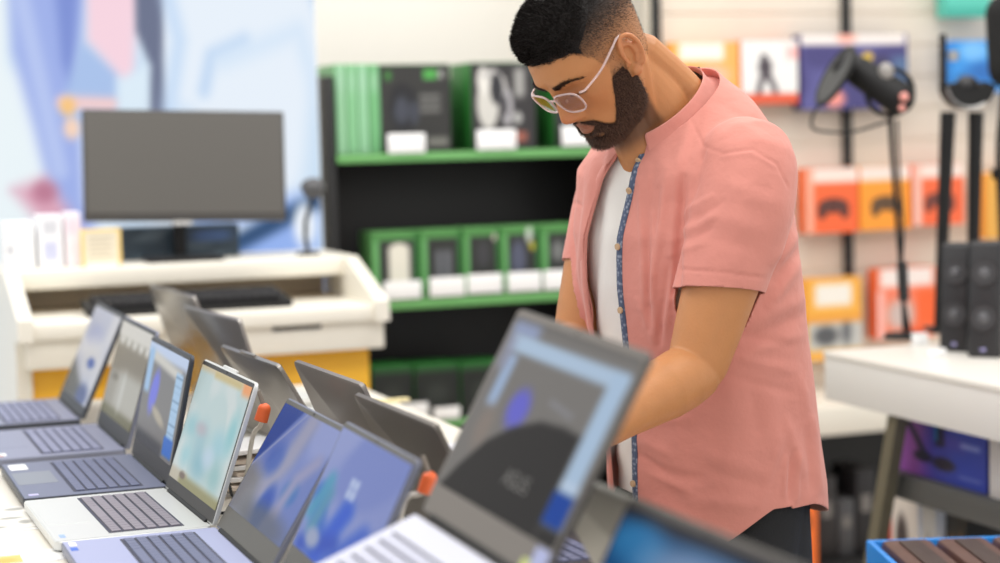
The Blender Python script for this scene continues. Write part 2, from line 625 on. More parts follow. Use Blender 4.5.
def desk_items():
    b = DS + .1

    def box_at(px0, px1, py0, py1, dep, name, label, cat, m, bb=b, group=None, lid=None):
        p0, p1 = at_b(px0, py1, bb), at_b(px1, py1, bb)
        w = ga(p1) - ga(p0)
        h = at_b((px0 + px1) / 2, py0, bb).z - D_ZT
        r = thing(name, label, cat, grid((ga(p0) + ga(p1)) / 2, bb, D_ZT), PSI, group)
        MB().box((0, dep / 2, h / 2), (w, dep, h), bev=.003).build('carton', m, r)
        return r, w, h
    wc = mat('white carton', (240, 241, 244), .5)
    r, w, h = box_at(4, 36, 222, 264, .09, 'accessory_box', 'leftmost small white box on the white desk, with a grey round mark', 'box', wc)
    p = Pic(24, 24, (243, 244, 246))
    p.blob(.2, .6, .12, .12, (190, 192, 200), .5).rect(.6, .2, .8, .8, (228, 230, 236), .05)
    picture('front_print', p, w * .94, h * .94, PRINT, r, (0, 0, h / 2), (1, 0, 0), (0, 0, 1))
    r, w, h = box_at(39, 64, 215, 262, .09, 'accessory_box', 'taller white box with a grey window on the desk, between two others', 'box', wc)
    p = Pic(24, 24, (240, 241, 246))
    p.rect(.2, .08, .8, .36, (205, 207, 215), .06).rect(.2, .5, .8, .9, (196, 200, 226), .08)
    picture('front_print', p, w * .94, h * .94, PRINT, r, (0, 0, h / 2), (1, 0, 0), (0, 0, 1))
    r, w, h = box_at(66, 82, 212, 261, .07, 'accessory_box', 'narrow pinkish white box beside the yellow edged card on the desk', 'box', mat('pinkish carton', (240, 232, 238), .5))
    p = Pic(16, 24, (240, 232, 240))
    p.rect(.1, .1, .9, .4, (235, 214, 226), .1)
    picture('front_print', p, w * .94, h * .94, PRINT, r, (0, 0, h / 2), (1, 0, 0), (0, 0, 1))
    # yellow bordered info card in a stand
    bb = b - .04
    p0, p1 = at_b(82, 262, bb), at_b(121, 228, bb)
    w = ga(p1) - ga(p0)
    h = p1.z - D_ZT
    r = thing('info_card', 'cream card with a yellow border standing left of the monitor', 'sign', grid((ga(p0) + ga(p1)) / 2, bb, D_ZT), PSI)
    MB().box((0, .01, h / 2), (w, .006, h), bev=.002).build('board', mat('yellow card', (240, 206, 120), .5), r)
    MB().box((0, .018, .004), (w * .8, .03, .008), bev=.002).build('stand', WHITE, r)
    p = Pic(30, 30, (226, 216, 194))
    for k in range(5):
        p.rect(.15, .15 + k * .15, .85 - .1 * (k % 2), .2 + k * .15, (190, 180, 160), .03)
    picture('card_print', p, w * .84, h * .86, PRINT, r, (0, .007, h / 2), (1, 0, 0), (0, 0, 1))
    # dark box behind the monitor foot
    r, w, h = box_at(122, 240, 226, 257, .1, 'device_box', 'low dark teal box lying behind the monitor stand on the white desk', 'box', mat('dark teal carton', (52, 72, 86), .4), bb=DS + .22)
    p = Pic(40, 20, (48, 66, 80))
    p.clouds(9, (84, 100, 112), .5, .8, 2).rect(.6, .1, .95, .5, (70, 100, 150), .1)
    picture('front_print', p, w * .96, h * .9, PRINT, r, (0, 0, h / 2), (1, 0, 0), (0, 0, 1))
    # microphone on a curved stand, right end of the desk
    bb = DS + .12
    f = at_b(308, 250, bb)
    r = thing('desk_microphone', 'round headed black microphone on a curved stem at the right end of the desk', 'microphone', grid(ga(f), bb, D_ZT), PSI)
    hd = at_b(313, 187, bb)
    hx, hz = ga(hd) - ga(f), hd.z - D_ZT
    MB().cyl((0, 0, 0), (0, 0, .008), .032, .03, 24).build('base', BLACKP, r)
    MB().tube([(0, 0, .006), (-.006, 0, hz * .25), (-.004, 0, hz * .5), (hx * .6, 0, hz * .75), (hx, 0, hz)], .006, 10).build('stem', BLACKP, r)
    MB().sphere((hx, 0, hz), .034, (1, .9, .75)).cyl((hx, 0, hz - .012), (hx, 0, hz - .03), .03, .018, 20).build('head', mat('grey mesh grille', (92, 92, 94), .55, bump=(200, .5)), r)


desk_items()

# ================================================================== GREEN AND BLACK SHELVING WITH HEADSET BOXES
RB = 5.28


def shelving():
    g = lambda px, py, b=RB: (ga(at_b(px, py, b)), at_b(px, py, b).z)
    a0 = g(328, 160)[0]
    a1 = g(648, 160)[0]
    aC = (a0 + a1) / 2
    w = a1 - a0
    dep = .4
    root = thing('display_shelving', 'black shelving unit with bright green shelf edges behind the man', 'shelf', grid(aC, RB, 0), PSI)
    ztop = g(328, 76)[1]
    for x in (-w / 2 + .012, w / 2 - .012):
        MB().box((x, dep / 2, ztop / 2), (.024, dep, ztop), bev=.003).build('upright', BLACKM, root)
    MB().box((0, dep - .01, ztop / 2 - .0), (w - .05, .02, ztop), bev=.002).build('back_or_shade_panel', BLACKM, root)
    MB().box((0, dep / 2, .06), (w - .05, dep - .02, .12)).build('plinth', BLACKM, root)
    zs = []
    for px, py0, py1, gm in ((470, 151, 159.5, GREENM), (470, 296, 305, GREENM), (430, 421, 428, GREENM)):
        z1, z0 = g(px, py0)[1], g(px, py1)[1]
        s = MB().box((0, dep / 2, (z0 + z1) / 2), (w - .05, dep - .03, (z1 - z0) * .6), bev=.002).build('shelf_board', BLACKM, root)
        MB().box((0, -.006, (z0 + z1) / 2), (w - .05, .014, z1 - z0), bev=.002).build('edge_strip', gm, s)
        zs.append(z1)
    # the shelf boards' solid black fronts hanging under the upper two shelves
    return aC, zs, dep


R_AC, R_ZS, R_DEP = shelving()


def shelf_box(px0, px1, pyt, shelf, b, dep, name, label, m_side, pic, group, front_m=None, cover=1.0):
    z = R_ZS[shelf]
    p0, p1 = at_b(px0, pyt, b), at_b(px1, pyt, b)
    w = ga(p1) - ga(p0)
    h = at_b((px0 + px1) / 2, pyt, b).z - z
    r = thing(name, label, 'box', grid((ga(p0) + ga(p1)) / 2, b, z), PSI, group)
    MB().box((0, dep / 2, h / 2), (w, dep, h), bev=.003).build('carton', m_side, r)
    if pic is not None:
        picture('front_print', pic, w * cover, h * .98, PRINT, r, (w * (1 - cover) / 2 * .9, 0, h / 2), (1, 0, 0), (0, 0, 1))
    return r


def price_tag(px0, px1, py0, py1, b, label, group, name='price_tag'):
    p0, p1 = at_b(px0, py1, b), at_b(px1, py0, b)
    w, h = ga(p1) - ga(p0), p1.z - p0.z
    r = thing(name, label, 'price tag', grid((ga(p0) + ga(p1)) / 2, b, p0.z), PSI, group)
    MB().box((0, 0, h / 2), (w, .003, h), bev=.001).build('card', PAPER, r)
    MB().box((0, .006, h * .25), (w * .5, .01, h * .5), bev=.001).build('clip', mat('clear clip', (225, 228, 228), .3), r)
    return r


def rack_boxes():
    G = 'headset boxes on the upper green shelf'
    b = RB + .03
    # a row of slim green cartons, spines out
    xs = [334, 345, 356, 367, 379]
    lab = ['leftmost slim pale green box on the upper shelf', 'second slim green box from the left end of the upper shelf',
           'third slim green box from the left end of the upper shelf', 'slim green box touching the black headset box with a dark headset']
    for k in range(4):
        p = Pic(10, 40, [(150, 202, 160), (134, 194, 144), (146, 200, 158), (112, 178, 122)][k])
        p.rect(.0, .0, .12, 1, (90, 160, 100), .06).rect(.3, .08, .75, .3, (176, 210, 190), .1, .6)
        shelf_box(xs[k] + .6, xs[k + 1] - .6, 64, 0, b, .2, 'game_box', lab[k], GREENL, p, 'slim green boxes on the upper shelf')
    p = Pic(60, 60, (44, 44, 43))
    p.blob(.32, .5, .2, .27, (28, 30, 36), .25).blob(.3, .52, .11, .15, (62, 66, 78), .4).band([(.16, .5), (.2, .3), (.32, .24), (.46, .32), (.5, .52)], .035, (24, 25, 30), .02)
    p.blob(.48, .55, .07, .14, (58, 62, 74), .35)
    p.rect(.62, .05, .82, .17, (74, 160, 72), .02).rect(.84, .06, .9, .16, (170, 172, 168), .02).blob(.12, .12, .05, .06, (56, 120, 52), .5)
    for k in range(3):
        p.rect(.56, .34 + k * .08, .86, .39 + k * .08, (140, 140, 138), .025, .7)
    p.rect(.66, .84, .96, .94, (150, 150, 142), .03, .7)
    shelf_box(379, 449, 64, 0, b, .17, 'headset_box', 'black box picturing a dark headset with a green corner mark on the upper shelf', GREEND, p, G)
    p = Pic(60, 60, (48, 46, 48))
    p.blob(.26, .47, .17, .3, (206, 204, 198), .14).blob(.2, .2, .1, .16, (222, 220, 214), .2).band([(.2, .14), (.36, .1), (.5, .2), (.56, .42)], .04, (190, 188, 186), .02)
    p.blob(.4, .3, .1, .18, (40, 40, 46), .2).blob(.56, .52, .09, .22, (170, 168, 172), .2).blob(.52, .5, .05, .12, (60, 58, 64), .3)
    p.blob(.72, .64, .07, .07, (176, 176, 174), .3).rect(.68, .06, .84, .4, (190, 190, 186), .06, .8)
    p.rect(.4, .8, .86, .92, (160, 92, 78), .03)
    shelf_box(470, 534, 62, 0, b, .19, 'headset_box', 'black box picturing a white headset, left of the man\'s face', GREEND, p, G)
    p = Pic(30, 40, (42, 42, 42))
    p.blob(.5, .5, .3, .3, (70, 70, 74), .4)
    shelf_box(553, 615, 61, 0, b, .19, 'headset_box', 'black box on the upper green shelf half hidden by the man\'s face', GREEND, p, G)
    gt = 'price tags on the upper green shelf'
    price_tag(388, 425, 133, 153.5, RB - .018, 'white price tag under the dark headset box', gt)
    price_tag(477, 516, 129, 150, RB - .018, 'white price tag under the white headset box', gt)
    price_tag(562, 600, 125, 146, RB - .018, 'white price tag on the upper shelf by the man\'s chin', gt)
    # second shelf
    G2 = 'small green and black boxes on the second shelf'
    spec = [(372, 418, 'white', 'green box picturing a white device, leftmost on the second shelf'),
            (421, 461, 'grey', 'green box with a grey device, second from the left on the second shelf'),
            (464, 499, 'dark', 'nearly black fronted green box in the middle of the second shelf'),
            (502, 539, 'blue', 'green box with a bluish device and a yellow dot on the second shelf'),
            (542, 580, 'edge', 'green box on the second shelf half hidden by the pink shirt')]
    for k, (x0, x1, kind, lb) in enumerate(spec):
        p = Pic(36, 48, (42, 44, 42))
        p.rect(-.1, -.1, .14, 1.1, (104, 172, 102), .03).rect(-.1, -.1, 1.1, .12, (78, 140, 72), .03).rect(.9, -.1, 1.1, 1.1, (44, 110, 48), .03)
        if kind == 'white':
            p.rect(.34, .22, .8, .98, (232, 228, 214), .05).blob(.57, .24, .2, .08, (232, 228, 214), .3)
        elif kind == 'grey':
            p.rect(.34, .3, .74, .9, (104, 106, 112), .06).rect(.5, .3, .56, .9, (60, 62, 66), .03)
        elif kind == 'dark':
            p.blob(.52, .4, .18, .2, (62, 62, 66), .5).blob(.86, .14, .05, .06, (200, 190, 180), .4)
        elif kind == 'blue':
            p.blob(.42, .5, .2, .3, (86, 90, 112), .4).blob(.72, .12, .08, .14, (196, 206, 196), .4).blob(.8, .3, .07, .07, (190, 180, 40), .4)
        else:
            p.blob(.4, .4, .16, .16, (120, 122, 122), .5)
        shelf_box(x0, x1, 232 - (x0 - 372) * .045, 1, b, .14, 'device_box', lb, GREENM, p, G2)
    gt = 'price tags on the second green shelf'
    lbs = ['leftmost white price tag on the second green shelf', 'second white price tag from the left on the second green shelf',
           'middle white price tag on the second green shelf', 'fourth white price tag from the left on the second green shelf',
           'white price tag on the second green shelf nearest the pink shirt']
    for k, (x0, x1, y0, y1) in enumerate(((384, 421, 280, 300), (430, 465, 276, 297), (468, 502, 273, 294), (508, 541, 271, 292), (544, 576, 269, 290))):
        price_tag(x0, x1, y0, y1, RB - .018, lbs[k], gt)
    # third shelf, its shade put into the darker print colours
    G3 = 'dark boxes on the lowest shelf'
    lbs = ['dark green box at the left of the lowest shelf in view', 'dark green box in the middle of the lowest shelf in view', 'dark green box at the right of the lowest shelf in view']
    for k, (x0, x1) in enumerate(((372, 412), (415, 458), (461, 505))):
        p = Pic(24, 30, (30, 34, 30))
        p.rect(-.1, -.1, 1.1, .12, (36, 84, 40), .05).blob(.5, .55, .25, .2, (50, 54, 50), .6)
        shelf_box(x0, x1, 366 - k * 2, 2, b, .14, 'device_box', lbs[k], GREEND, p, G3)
    price_tag(400, 428, 402, 420, RB - .018, 'white price tag at the left of the lowest shelf', 'price tags on the lowest shelf')
    price_tag(434, 460, 406, 420, RB - .018, 'white price tag on the lowest shelf beside the grey laptop', 'price tags on the lowest shelf')


rack_boxes()

# ================================================================== LAPTOP TABLE
TA0, TA1, TB0, TB1 = -0.12, 1.21, 0.75, 4.40


def laptop_table():
    ac, bc = (TA0 + TA1) / 2, (TB0 + TB1) / 2
    w, l = TA1 - TA0, TB1 - TB0
    r = thing('display_table', 'long white table carrying the two rows of laptops', 'table', grid(ac, bc, 0), PSI)
    MB().box((0, 0, TABLE_Z - .02), (w, l, .04), bev=.004).build('tabletop', mat('warm white tabletop', (232, 226, 214), .45, noise=(4, .03)), r)
    MB().box((0, 0, TABLE_Z - .1), (w - .1, l - .1, .12)).build('apron', CREAM, r)
    for x in (-w / 2 + .08, w / 2 - .08):
        for y in (-l / 2 + .08, l / 2 - .08):
            MB().box((x, y, (TABLE_Z - .05) / 2), (.06, .06, TABLE_Z - .05), bev=.004).build('leg', CREAM, r)


laptop_table()

LAPN = {}


def laptop(label, x, y, yaw, lid, W, D, H, body, pic, deck=None, keyc=None, dz=0.0, slope=0.0, tilt=0.0, group=None, bezel=None,
           lidm=None, bump=False, ports=False, sticker=None, chin=.024, padm=None, edge=None, logo=None, bw=1.0):
    """x,y = hinge centre; yaw = direction of the hinge; lid = opening angle; slope = keyboard sloping down to the front"""
    r = thing('laptop', label, 'laptop', (x, y, TABLE_Z + dz), yaw, group)
    if tilt:
        r.rotation_euler = (0, tilt, yaw)
    bezel = bezel or mat('black screen bezel', (38, 36, 35), .45)
    lidm = lidm or body
    deck = deck or body
    keyc = keyc or mat('slate keycaps', (96, 100, 122), .5)
    WL = W
    W = W * bw
    b = MB()
    rr = .012
    out = []
    for cx, cy, a0 in ((W / 2 - rr, -rr, 0), (-W / 2 + rr, -rr, 90), (-W / 2 + rr, -D + rr, 180), (W / 2 - rr, -D + rr, 270)):
        for k in range(5):
            a = math.radians(a0 + 90 * k / 4)
            out.append((cx + rr * math.cos(a), cy + rr * math.sin(a)))
    ctr = (0, -D / 2)

    def ring(z, s):
        return [Vector((p[0] * s, ctr[1] + (p[1] - ctr[1]) * s, z)) for p in out]
    b.loft([ring(.002, .965), ring(.005, .995), ring(.010, 1.0), ring(.0165, 1.0), ring(.0175, .994)])
    base = b.build('base', body, r, angle=40)
    if slope:
        base.matrix_local = Matrix.Translation((0, 0, .0)) @ Matrix.Rotation(slope, 4, 'X')
    z = .0177
    # deck surface
    MB().box((0, -D / 2, z), (W - .006, D - .006, .0008)).build('palm_rest', deck, base)
    m = MB()
    kw, y0, y1 = W * .84, -.040, -.150 * D / .238
    rows = 6
    rh = (y0 - y1) / rows
    m2 = MB().box((0, (y0 + y1) / 2, z + .0004), (kw + .008, y0 - y1 + .006, .0006))
    m2.build('keyboard_well', mat('dark key well', (58, 60, 78), .6), base)
    for j in range(rows):
        yc = y0 - rh * (j + .5)
        n = 15
        xs = [-kw / 2 + kw * i / n for i in range(n + 1)]
        if j == rows - 1:
            xs = [-kw / 2 + kw * q for q in (0, .075, .15, .21, .28, .62, .69, .76, .83, .89, .945, 1)]
        for i in range(len(xs) - 1):
            wdt = xs[i + 1] - xs[i] - .0016
            m.box(((xs[i] + xs[i + 1]) / 2, yc, z + .0016), (wdt, rh - .0042, .0018))
    m.build('keyboard', keyc, base, smooth=False)
    pw = W * .34
    MB().box((-.01, (y1 - D) / 2 - .003, z + .0005), (pw, (D + y1) * .76, .0005), bev=.0002, seg=1).build('touchpad', padm or deck, base)
    if sticker:
        for (sx, sy, sw, sh, sc) in sticker:
            MB().box((sx * W, -D + sy, z + .0007), (sw, sh, .0005)).build('sticker', sc, base)
    if ports:
        for (py_, pw_, ph_) in ((-.03, .013, .005), (-.062, .014, .005), (-.09, .009, .003), (-.116, .005, .005)):
            MB().box((W / 2 - .0002, py_, .009), (.002, pw_, ph_)).build('port', BLACKP, base)
    # hinge bar
    MB().cyl((-W * .4, .0, .0175), (W * .4, .0, .0175), .005, seg=12).build('hinge', BLACKP, r)
    # lid
    W = WL
    ld = Vector((0, -math.cos(lid), math.sin(lid)))
    n = Vector((0, -math.sin(lid), -math.cos(lid)))
    R = Matrix((Vector((1, 0, 0)), ld, n)).transposed()
    hz = Vector((0, 0, .0185))
    lm = MB()
    lo = []
    for cx, cy, a0 in ((W / 2 - rr, H - rr, 0), (-W / 2 + rr, H - rr, 90), (-W / 2 + .004, .004, 180), (W / 2 - .004, .004, 270)):
        q = rr if cy > .1 else .004
        for k in range(5):
            a = math.radians(a0 + 90 * k / 4)
            lo.append((cx + q * math.cos(a), cy + q * math.sin(a)))
    c2 = (0, H / 2)

    def lring(zz, s):
        return [Vector((p[0] * s, c2[1] + (p[1] - c2[1]) * s, zz)) for p in lo]
    lm.loft([lring(-.0072, .985), lring(-.0062, .997), lring(-.002, 1), lring(0.0, 1), lring(.0004, .996)])
    if bump:
        lm.box((0, H + .001, -.003), (W * .24, .007, .006), bev=.002)
    lidob = lm.build('lid', lidm, r, angle=40)
    lidob.matrix_local = Matrix.Translation(hz) @ R.to_4x4()
    MB().box((0, H / 2, .0006), (W - .005, H - .005, .0008)).build('bezel', bezel, lidob)
    sw, sh = W - .013, H - chin - .009
    if pic is not None:
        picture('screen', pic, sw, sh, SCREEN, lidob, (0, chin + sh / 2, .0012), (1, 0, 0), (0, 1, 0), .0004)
    MB().cyl((0, H - .005, .0012), (0, H - .005, .0016), .0018, seg=12).build('webcam', RUBBER, lidob)
    if logo:
        MB().box((0, H * .52, -.0074), (.05, .012, .0008), bev=.0003, seg=1).build('lid_badge', logo, lidob)
    return r, base, lidob


def screens():
    S = {}
    p = Pic(60, 40, (176, 180, 198))  # mostly room reflections, painted as this screen's picture
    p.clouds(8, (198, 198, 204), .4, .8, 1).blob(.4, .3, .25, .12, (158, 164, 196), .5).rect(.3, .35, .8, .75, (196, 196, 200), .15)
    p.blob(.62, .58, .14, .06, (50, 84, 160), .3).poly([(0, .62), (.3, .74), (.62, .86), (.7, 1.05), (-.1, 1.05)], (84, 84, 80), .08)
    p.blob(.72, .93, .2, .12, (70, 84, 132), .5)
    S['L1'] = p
    p = Pic(60, 40, (150, 144, 130))  # brown grey room reflection painted into the screen picture
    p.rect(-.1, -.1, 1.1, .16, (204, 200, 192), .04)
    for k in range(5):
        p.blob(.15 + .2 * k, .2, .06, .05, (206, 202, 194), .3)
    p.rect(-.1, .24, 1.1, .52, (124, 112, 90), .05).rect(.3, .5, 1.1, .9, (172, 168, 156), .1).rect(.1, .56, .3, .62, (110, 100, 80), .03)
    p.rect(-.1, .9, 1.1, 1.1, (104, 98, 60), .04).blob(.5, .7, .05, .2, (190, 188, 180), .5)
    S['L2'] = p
    p = Pic(70, 50, (116, 112, 108))
    p.rect(-.1, -.1, 1.1, .12, (186, 200, 226), .05).poly([(.1, .06), (.9, .14), (.86, .24), (.1, .16)], (200, 196, 186), .04)
    p.rect(.02, .05, .16, .5, (150, 184, 220), .04).blob(.3, .46, .1, .22, (104, 108, 214), .4, ang=.2)
    p.rect(.78, .16, .95, .8, (160, 192, 222), .02)
    for k in range(8):
        p.rect(.78, .2 + k * .075, .95, .21 + k * .075, (110, 140, 170), .006)
    p.rect(.74, .78, .97, .96, (34, 100, 190), .02).blob(.5, .66, .18, .05, (170, 160, 140), .5, ang=.3).rect(-.1, .88, .72, 1.1, (60, 58, 56), .05)
    S['L3'] = p
    p = Pic(80, 60, (188, 206, 205))
    p.clouds(9, (204, 213, 211), .5, .8, 4).rect(-.1, -.1, 1.1, .04, (206, 192, 160), .03).rect(.86, -.02, 1.02, .09, (236, 158, 96), .04).rect(.3, 0, .84, .06, (200, 182, 128), .03)
    p.clouds(11, (112, 176, 188), .5, .8, 9, .0)
    for (s, t, a, b, c) in ((.15, .52, .12, .1, (142, 190, 198)), (.4, .62, .12, .16, (148, 186, 196)), (.35, .5, .1, .05, (180, 170, 178)), (.75, .55, .16, .12, (150, 196, 208)),
                            (.5, .78, .14, .1, (130, 178, 192)), (.2, .76, .1, .1, (150, 198, 206)), (.82, .78, .12, .12, (140, 184, 186)), (.62, .68, .1, .08, (186, 206, 224)), (.9, .4, .08, .15, (130, 190, 196))):
        p.blob(s, t, a, b, c, .9, .8)
    p.rect(-.1, .9, .35, 1.1, (190, 182, 162), .03).rect(.2, .92, 1.1, 1.1, (150, 146, 104), .04).blob(.25, .93, .06, .03, (120, 104, 90), .4)
    S['L4'] = p

    def bloom(seed, base, logo=False):
        p = Pic(80, 60, base)
        r = np.random.default_rng(seed)
        p.clouds(6, (140, 150, 200), .45, .8, seed)
        return p
    p = bloom(3, (106, 122, 184))
    p.band([(.55, .05), (.5, .4), (.35, .7)], .1, (150, 150, 176), .08).blob(.3, .45, .12, .14, (74, 100, 176), .6).blob(.75, .62, .1, .1, (44, 104, 176), .6)
    p.band([(.9, .3), (.75, .5), (.7, .8)], .06, (146, 146, 182), .06).blob(.5, .85, .1, .2, (36, 72, 170), .5).poly([(-.1, .5), (.25, .62), (.4, 1.05), (-.1, 1.05)], (126, 122, 116), .1, .8)
    p.blob(.6, .95, .4, .14, (92, 92, 96), .6, .7)
    p.poly([(-.1, -.1), (.42, -.1), (-.02, .62), (-.1, .7)], (40, 68, 146), .02)
    p.band([(.44, -.02), (.0, .6)], .008, (150, 156, 190), .006)
    S['L5'] = p
    p = bloom(8, (116, 130, 192))
    for (a, b, w, c) in (((.3, .9), (.1, .55), .1, (44, 96, 190)), ((.35, .95), (.5, .55), .09, (36, 84, 200)), ((.15, .8), (.2, .5), .06, (80, 140, 170)),
                         ((.5, .95), (.8, .62), .07, (60, 96, 196)), ((.1, .95), (.5, .8), .06, (30, 70, 180)), ((.05, .7), (.15, .4), .05, (70, 150, 180))):
        p.band([a, b], w, c, .07)
    p.blob(.22, .86, .1, .08, (150, 160, 190), .5)
    for i in (0, 1):
        for j in (0, 1):
            p.rect(.4 + i * .065, .3 + j * .085, .458 + i * .065, .375 + j * .085, (176, 190, 224), .012)
    S['L6'] = p
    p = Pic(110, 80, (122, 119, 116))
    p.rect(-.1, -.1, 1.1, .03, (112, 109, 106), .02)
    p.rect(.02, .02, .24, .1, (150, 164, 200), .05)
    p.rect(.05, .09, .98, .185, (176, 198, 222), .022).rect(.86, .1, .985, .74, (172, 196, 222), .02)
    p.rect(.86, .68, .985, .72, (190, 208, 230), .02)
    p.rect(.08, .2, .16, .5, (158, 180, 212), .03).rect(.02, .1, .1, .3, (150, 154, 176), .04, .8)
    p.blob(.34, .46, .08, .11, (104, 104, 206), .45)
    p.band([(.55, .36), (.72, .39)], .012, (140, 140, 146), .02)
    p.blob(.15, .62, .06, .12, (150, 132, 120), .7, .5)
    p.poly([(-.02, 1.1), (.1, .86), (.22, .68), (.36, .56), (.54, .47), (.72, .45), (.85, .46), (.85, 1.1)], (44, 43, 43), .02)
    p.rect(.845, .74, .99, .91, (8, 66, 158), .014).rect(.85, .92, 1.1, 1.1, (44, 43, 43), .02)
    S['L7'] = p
    p = Pic(70, 50, (26, 66, 106))
    p.rect(-.1, -.1, 1.1, .06, (40, 42, 50), .03).blob(.16, .2, .18, .14, (44, 116, 168), .5).blob(.6, .25, .34, .16, (118, 146, 184), .5).blob(.05, .6, .2, .3, (14, 70, 120), .5)
    p.blob(.7, .7, .3, .3, (60, 110, 160), .6)
    S['L8'] = p
    p = Pic(40, 30, (120, 130, 160))
    p.clouds(8, (90, 110, 160), .4, .7, 6)
    S['B'] = p
    return S


def laptops():
    S = screens()
    R = math.radians
    slate = mat('slate blue laptop shell', (120, 124, 142), .42, metal=.2, noise=(6, .03))
    dark = mat('graphite laptop shell', (62, 62, 70), .42, metal=.2, noise=(6, .03))
    navy = mat('dark slate laptop base', (52, 56, 66), .42, metal=.2)
    deckb = mat('blue grey keyboard deck', (138, 142, 166), .42, metal=.15)
    deckn = mat('slate keyboard deck', (112, 118, 142), .42, metal=.15)
    silver = mat('silver laptop shell', (214, 216, 214), .35, metal=.25)
    keyl = mat('bluish keycaps', (134, 138, 166), .5)
    keyd = mat('slate keycaps', (104, 110, 138), .5)
    keyg = mat('grey mauve keycaps', (138, 132, 142), .5)
    lav = mat('lavender keyboard deck', (168, 174, 208), .42, metal=.15)
    pale = mat('pale lavender deck', (206, 208, 224), .4, metal=.1)
    graylid = mat('warm grey laptop lid', (128, 122, 118), .36, metal=.45, noise=(3, .03))
    silverlid = mat('silver grey laptop lid', (150, 146, 142), .28, metal=.7, noise=(3, .02))
    greybez = mat('grey screen bezel', (98, 94, 90), .45)
    wsk = PAPER
    blue = mat('blue sticker', (60, 110, 210), .4)
    red = mat('pinkish sticker', (220, 150, 140), .4)
    GF = 'laptops in the row with their screens towards the camera'
    GB = 'laptops in the row showing the backs of their lids'
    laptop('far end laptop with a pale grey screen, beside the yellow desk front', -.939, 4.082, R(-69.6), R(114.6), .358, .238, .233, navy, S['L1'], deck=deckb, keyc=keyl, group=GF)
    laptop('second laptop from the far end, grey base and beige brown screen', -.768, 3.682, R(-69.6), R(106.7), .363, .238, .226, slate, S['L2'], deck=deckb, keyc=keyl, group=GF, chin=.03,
           sticker=[(.36, .018, .03, .012, wsk), (.40, .012, .012, .012, red)], bump=False)
    laptop('dark slate laptop with a white sticker by its touchpad and a light blue screen panel', -.623, 3.293, R(-69.6), R(102.4), .361, .236, .220, navy, S['L3'], deck=deckn, keyc=keyd, group=GF, chin=.032,
           sticker=[(-.36, .026, .055, .03, wsk), (.42, .02, .016, .016, mat('lilac sticker', (190, 186, 226), .4))], padm=mat('grey touchpad', (128, 134, 146), .4))
    laptop('silver laptop with a pale teal wallpaper and grey keys', -.500, 2.950, R(-68.7), R(109.4), .348, .231, .222, silver, S['L4'], deck=silver, keyc=keyg, group=GF, bump=True, ports=True, chin=.022,
           sticker=[(.40, .016, .02, .008, mat('pale blue sticker', (150, 180, 235), .4))])
    laptop('laptop with a lavender blue screen crossed by a diagonal line and a lilac grey keyboard', -.373, 2.627, R(-69.9), R(122.1), .332, .228, .218, slate, S['L5'], deck=lav, keyc=keyd, group=GF, bezel=greybez and mat('olive grey bezel', (84, 82, 76), .45), chin=.036,
           sticker=[(-.42, .014, .026, .010, wsk), (-.32, .012, .02, .010, blue)])
    laptop('laptop with a blue petal wallpaper and a pale window mark behind the big blurred laptop', -.239, 2.288, R(-70.9), R(116.5), .330, .231, .204, slate, S['L6'], deck=lav, keyc=keyd, group=GF, dz=.018, bezel=mat('olive grey bezel', (84, 82, 76), .45), chin=.03)
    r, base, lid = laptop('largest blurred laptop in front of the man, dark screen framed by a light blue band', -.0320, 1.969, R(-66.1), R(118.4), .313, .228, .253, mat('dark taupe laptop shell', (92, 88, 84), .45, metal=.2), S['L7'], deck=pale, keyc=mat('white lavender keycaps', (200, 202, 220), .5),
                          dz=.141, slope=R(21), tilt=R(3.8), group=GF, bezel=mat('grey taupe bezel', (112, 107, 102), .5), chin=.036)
    # faint word on its screen
    cu = bpy.data.curves.new('screen_word', 'FONT')
    cu.body = 'ASUS'
    cu.size = .026
    cu.align_x = 'CENTER'
    cu.extrude = .0001
    to = bpy.data.objects.new('tmp_word', cu)
    COL.objects.link(to)
    dg = bpy.context.evaluated_depsgraph_get()
    me = bpy.data.meshes.new_from_object(to.evaluated_get(dg))
    bpy.data.objects.remove(to)
    w = link_mesh('screen_word', me, mat('faint grey display word', (10, 10, 10), .3, emit=0), lid, smooth=False)
    wm = mat('grey display word', (72, 71, 70), .3, emit=.6)
    me.materials.clear()
    me.materials.append(wm)
    w.matrix_local = Matrix.Translation((.02, .07, .0018))
    for (sx, sy, sw, sh, c, nm) in ((.135, .022, .03, .022, (158, 166, 206), 'lavender'), (.112, .010, .018, .012, (190, 200, 120), 'lime'), (.135, .006, .022, .010, (226, 172, 90), 'amber')):
        MB().box((sx, sy, .0013), (sw, sh, .0006)).build('sticker', mat(nm + ' sticker', c, .4), lid)
    # sloping stand under it
    st = thing('laptop_stand', 'white sloping stand holding up the big blurred laptop', 'stand', (-.0288, 1.962, TABLE_Z), R(-66.1))
    MB().prism([(-.205, .004), (-.03, .004), (-.03, .120), (-.205, .054)], (-.12, 0, 0), (0, 1, 0), (0, 0, 1), (1, 0, 0), .24).build('wedge', mat('white acrylic stand', (236, 236, 236), .3), st)
    MB().box((0, -.12, .002), (.26, .2, .004), bev=.001).build('foot_plate', WHITE, st)
    laptop('dark blue laptop screen at the bottom edge in front of the pink shirt hem', .090, 1.647, R(-69.0), R(117.7), .342, .228, .217, mat('dark taupe laptop shell', (92, 88, 84), .45), S['L8'], deck=pale, dz=.022, group=GF, bezel=mat('dark brown grey bezel', (70, 66, 63), .5), chin=.03)
    # second row, facing away
    laptop('far end silver lid with a camera notch, tinted by the yellow desk', -.659, 4.25, R(-66 + 180), R(180 - 72), .40, .20, .252, silver, S['B'], lidm=silverlid, group=GB, bump=True)
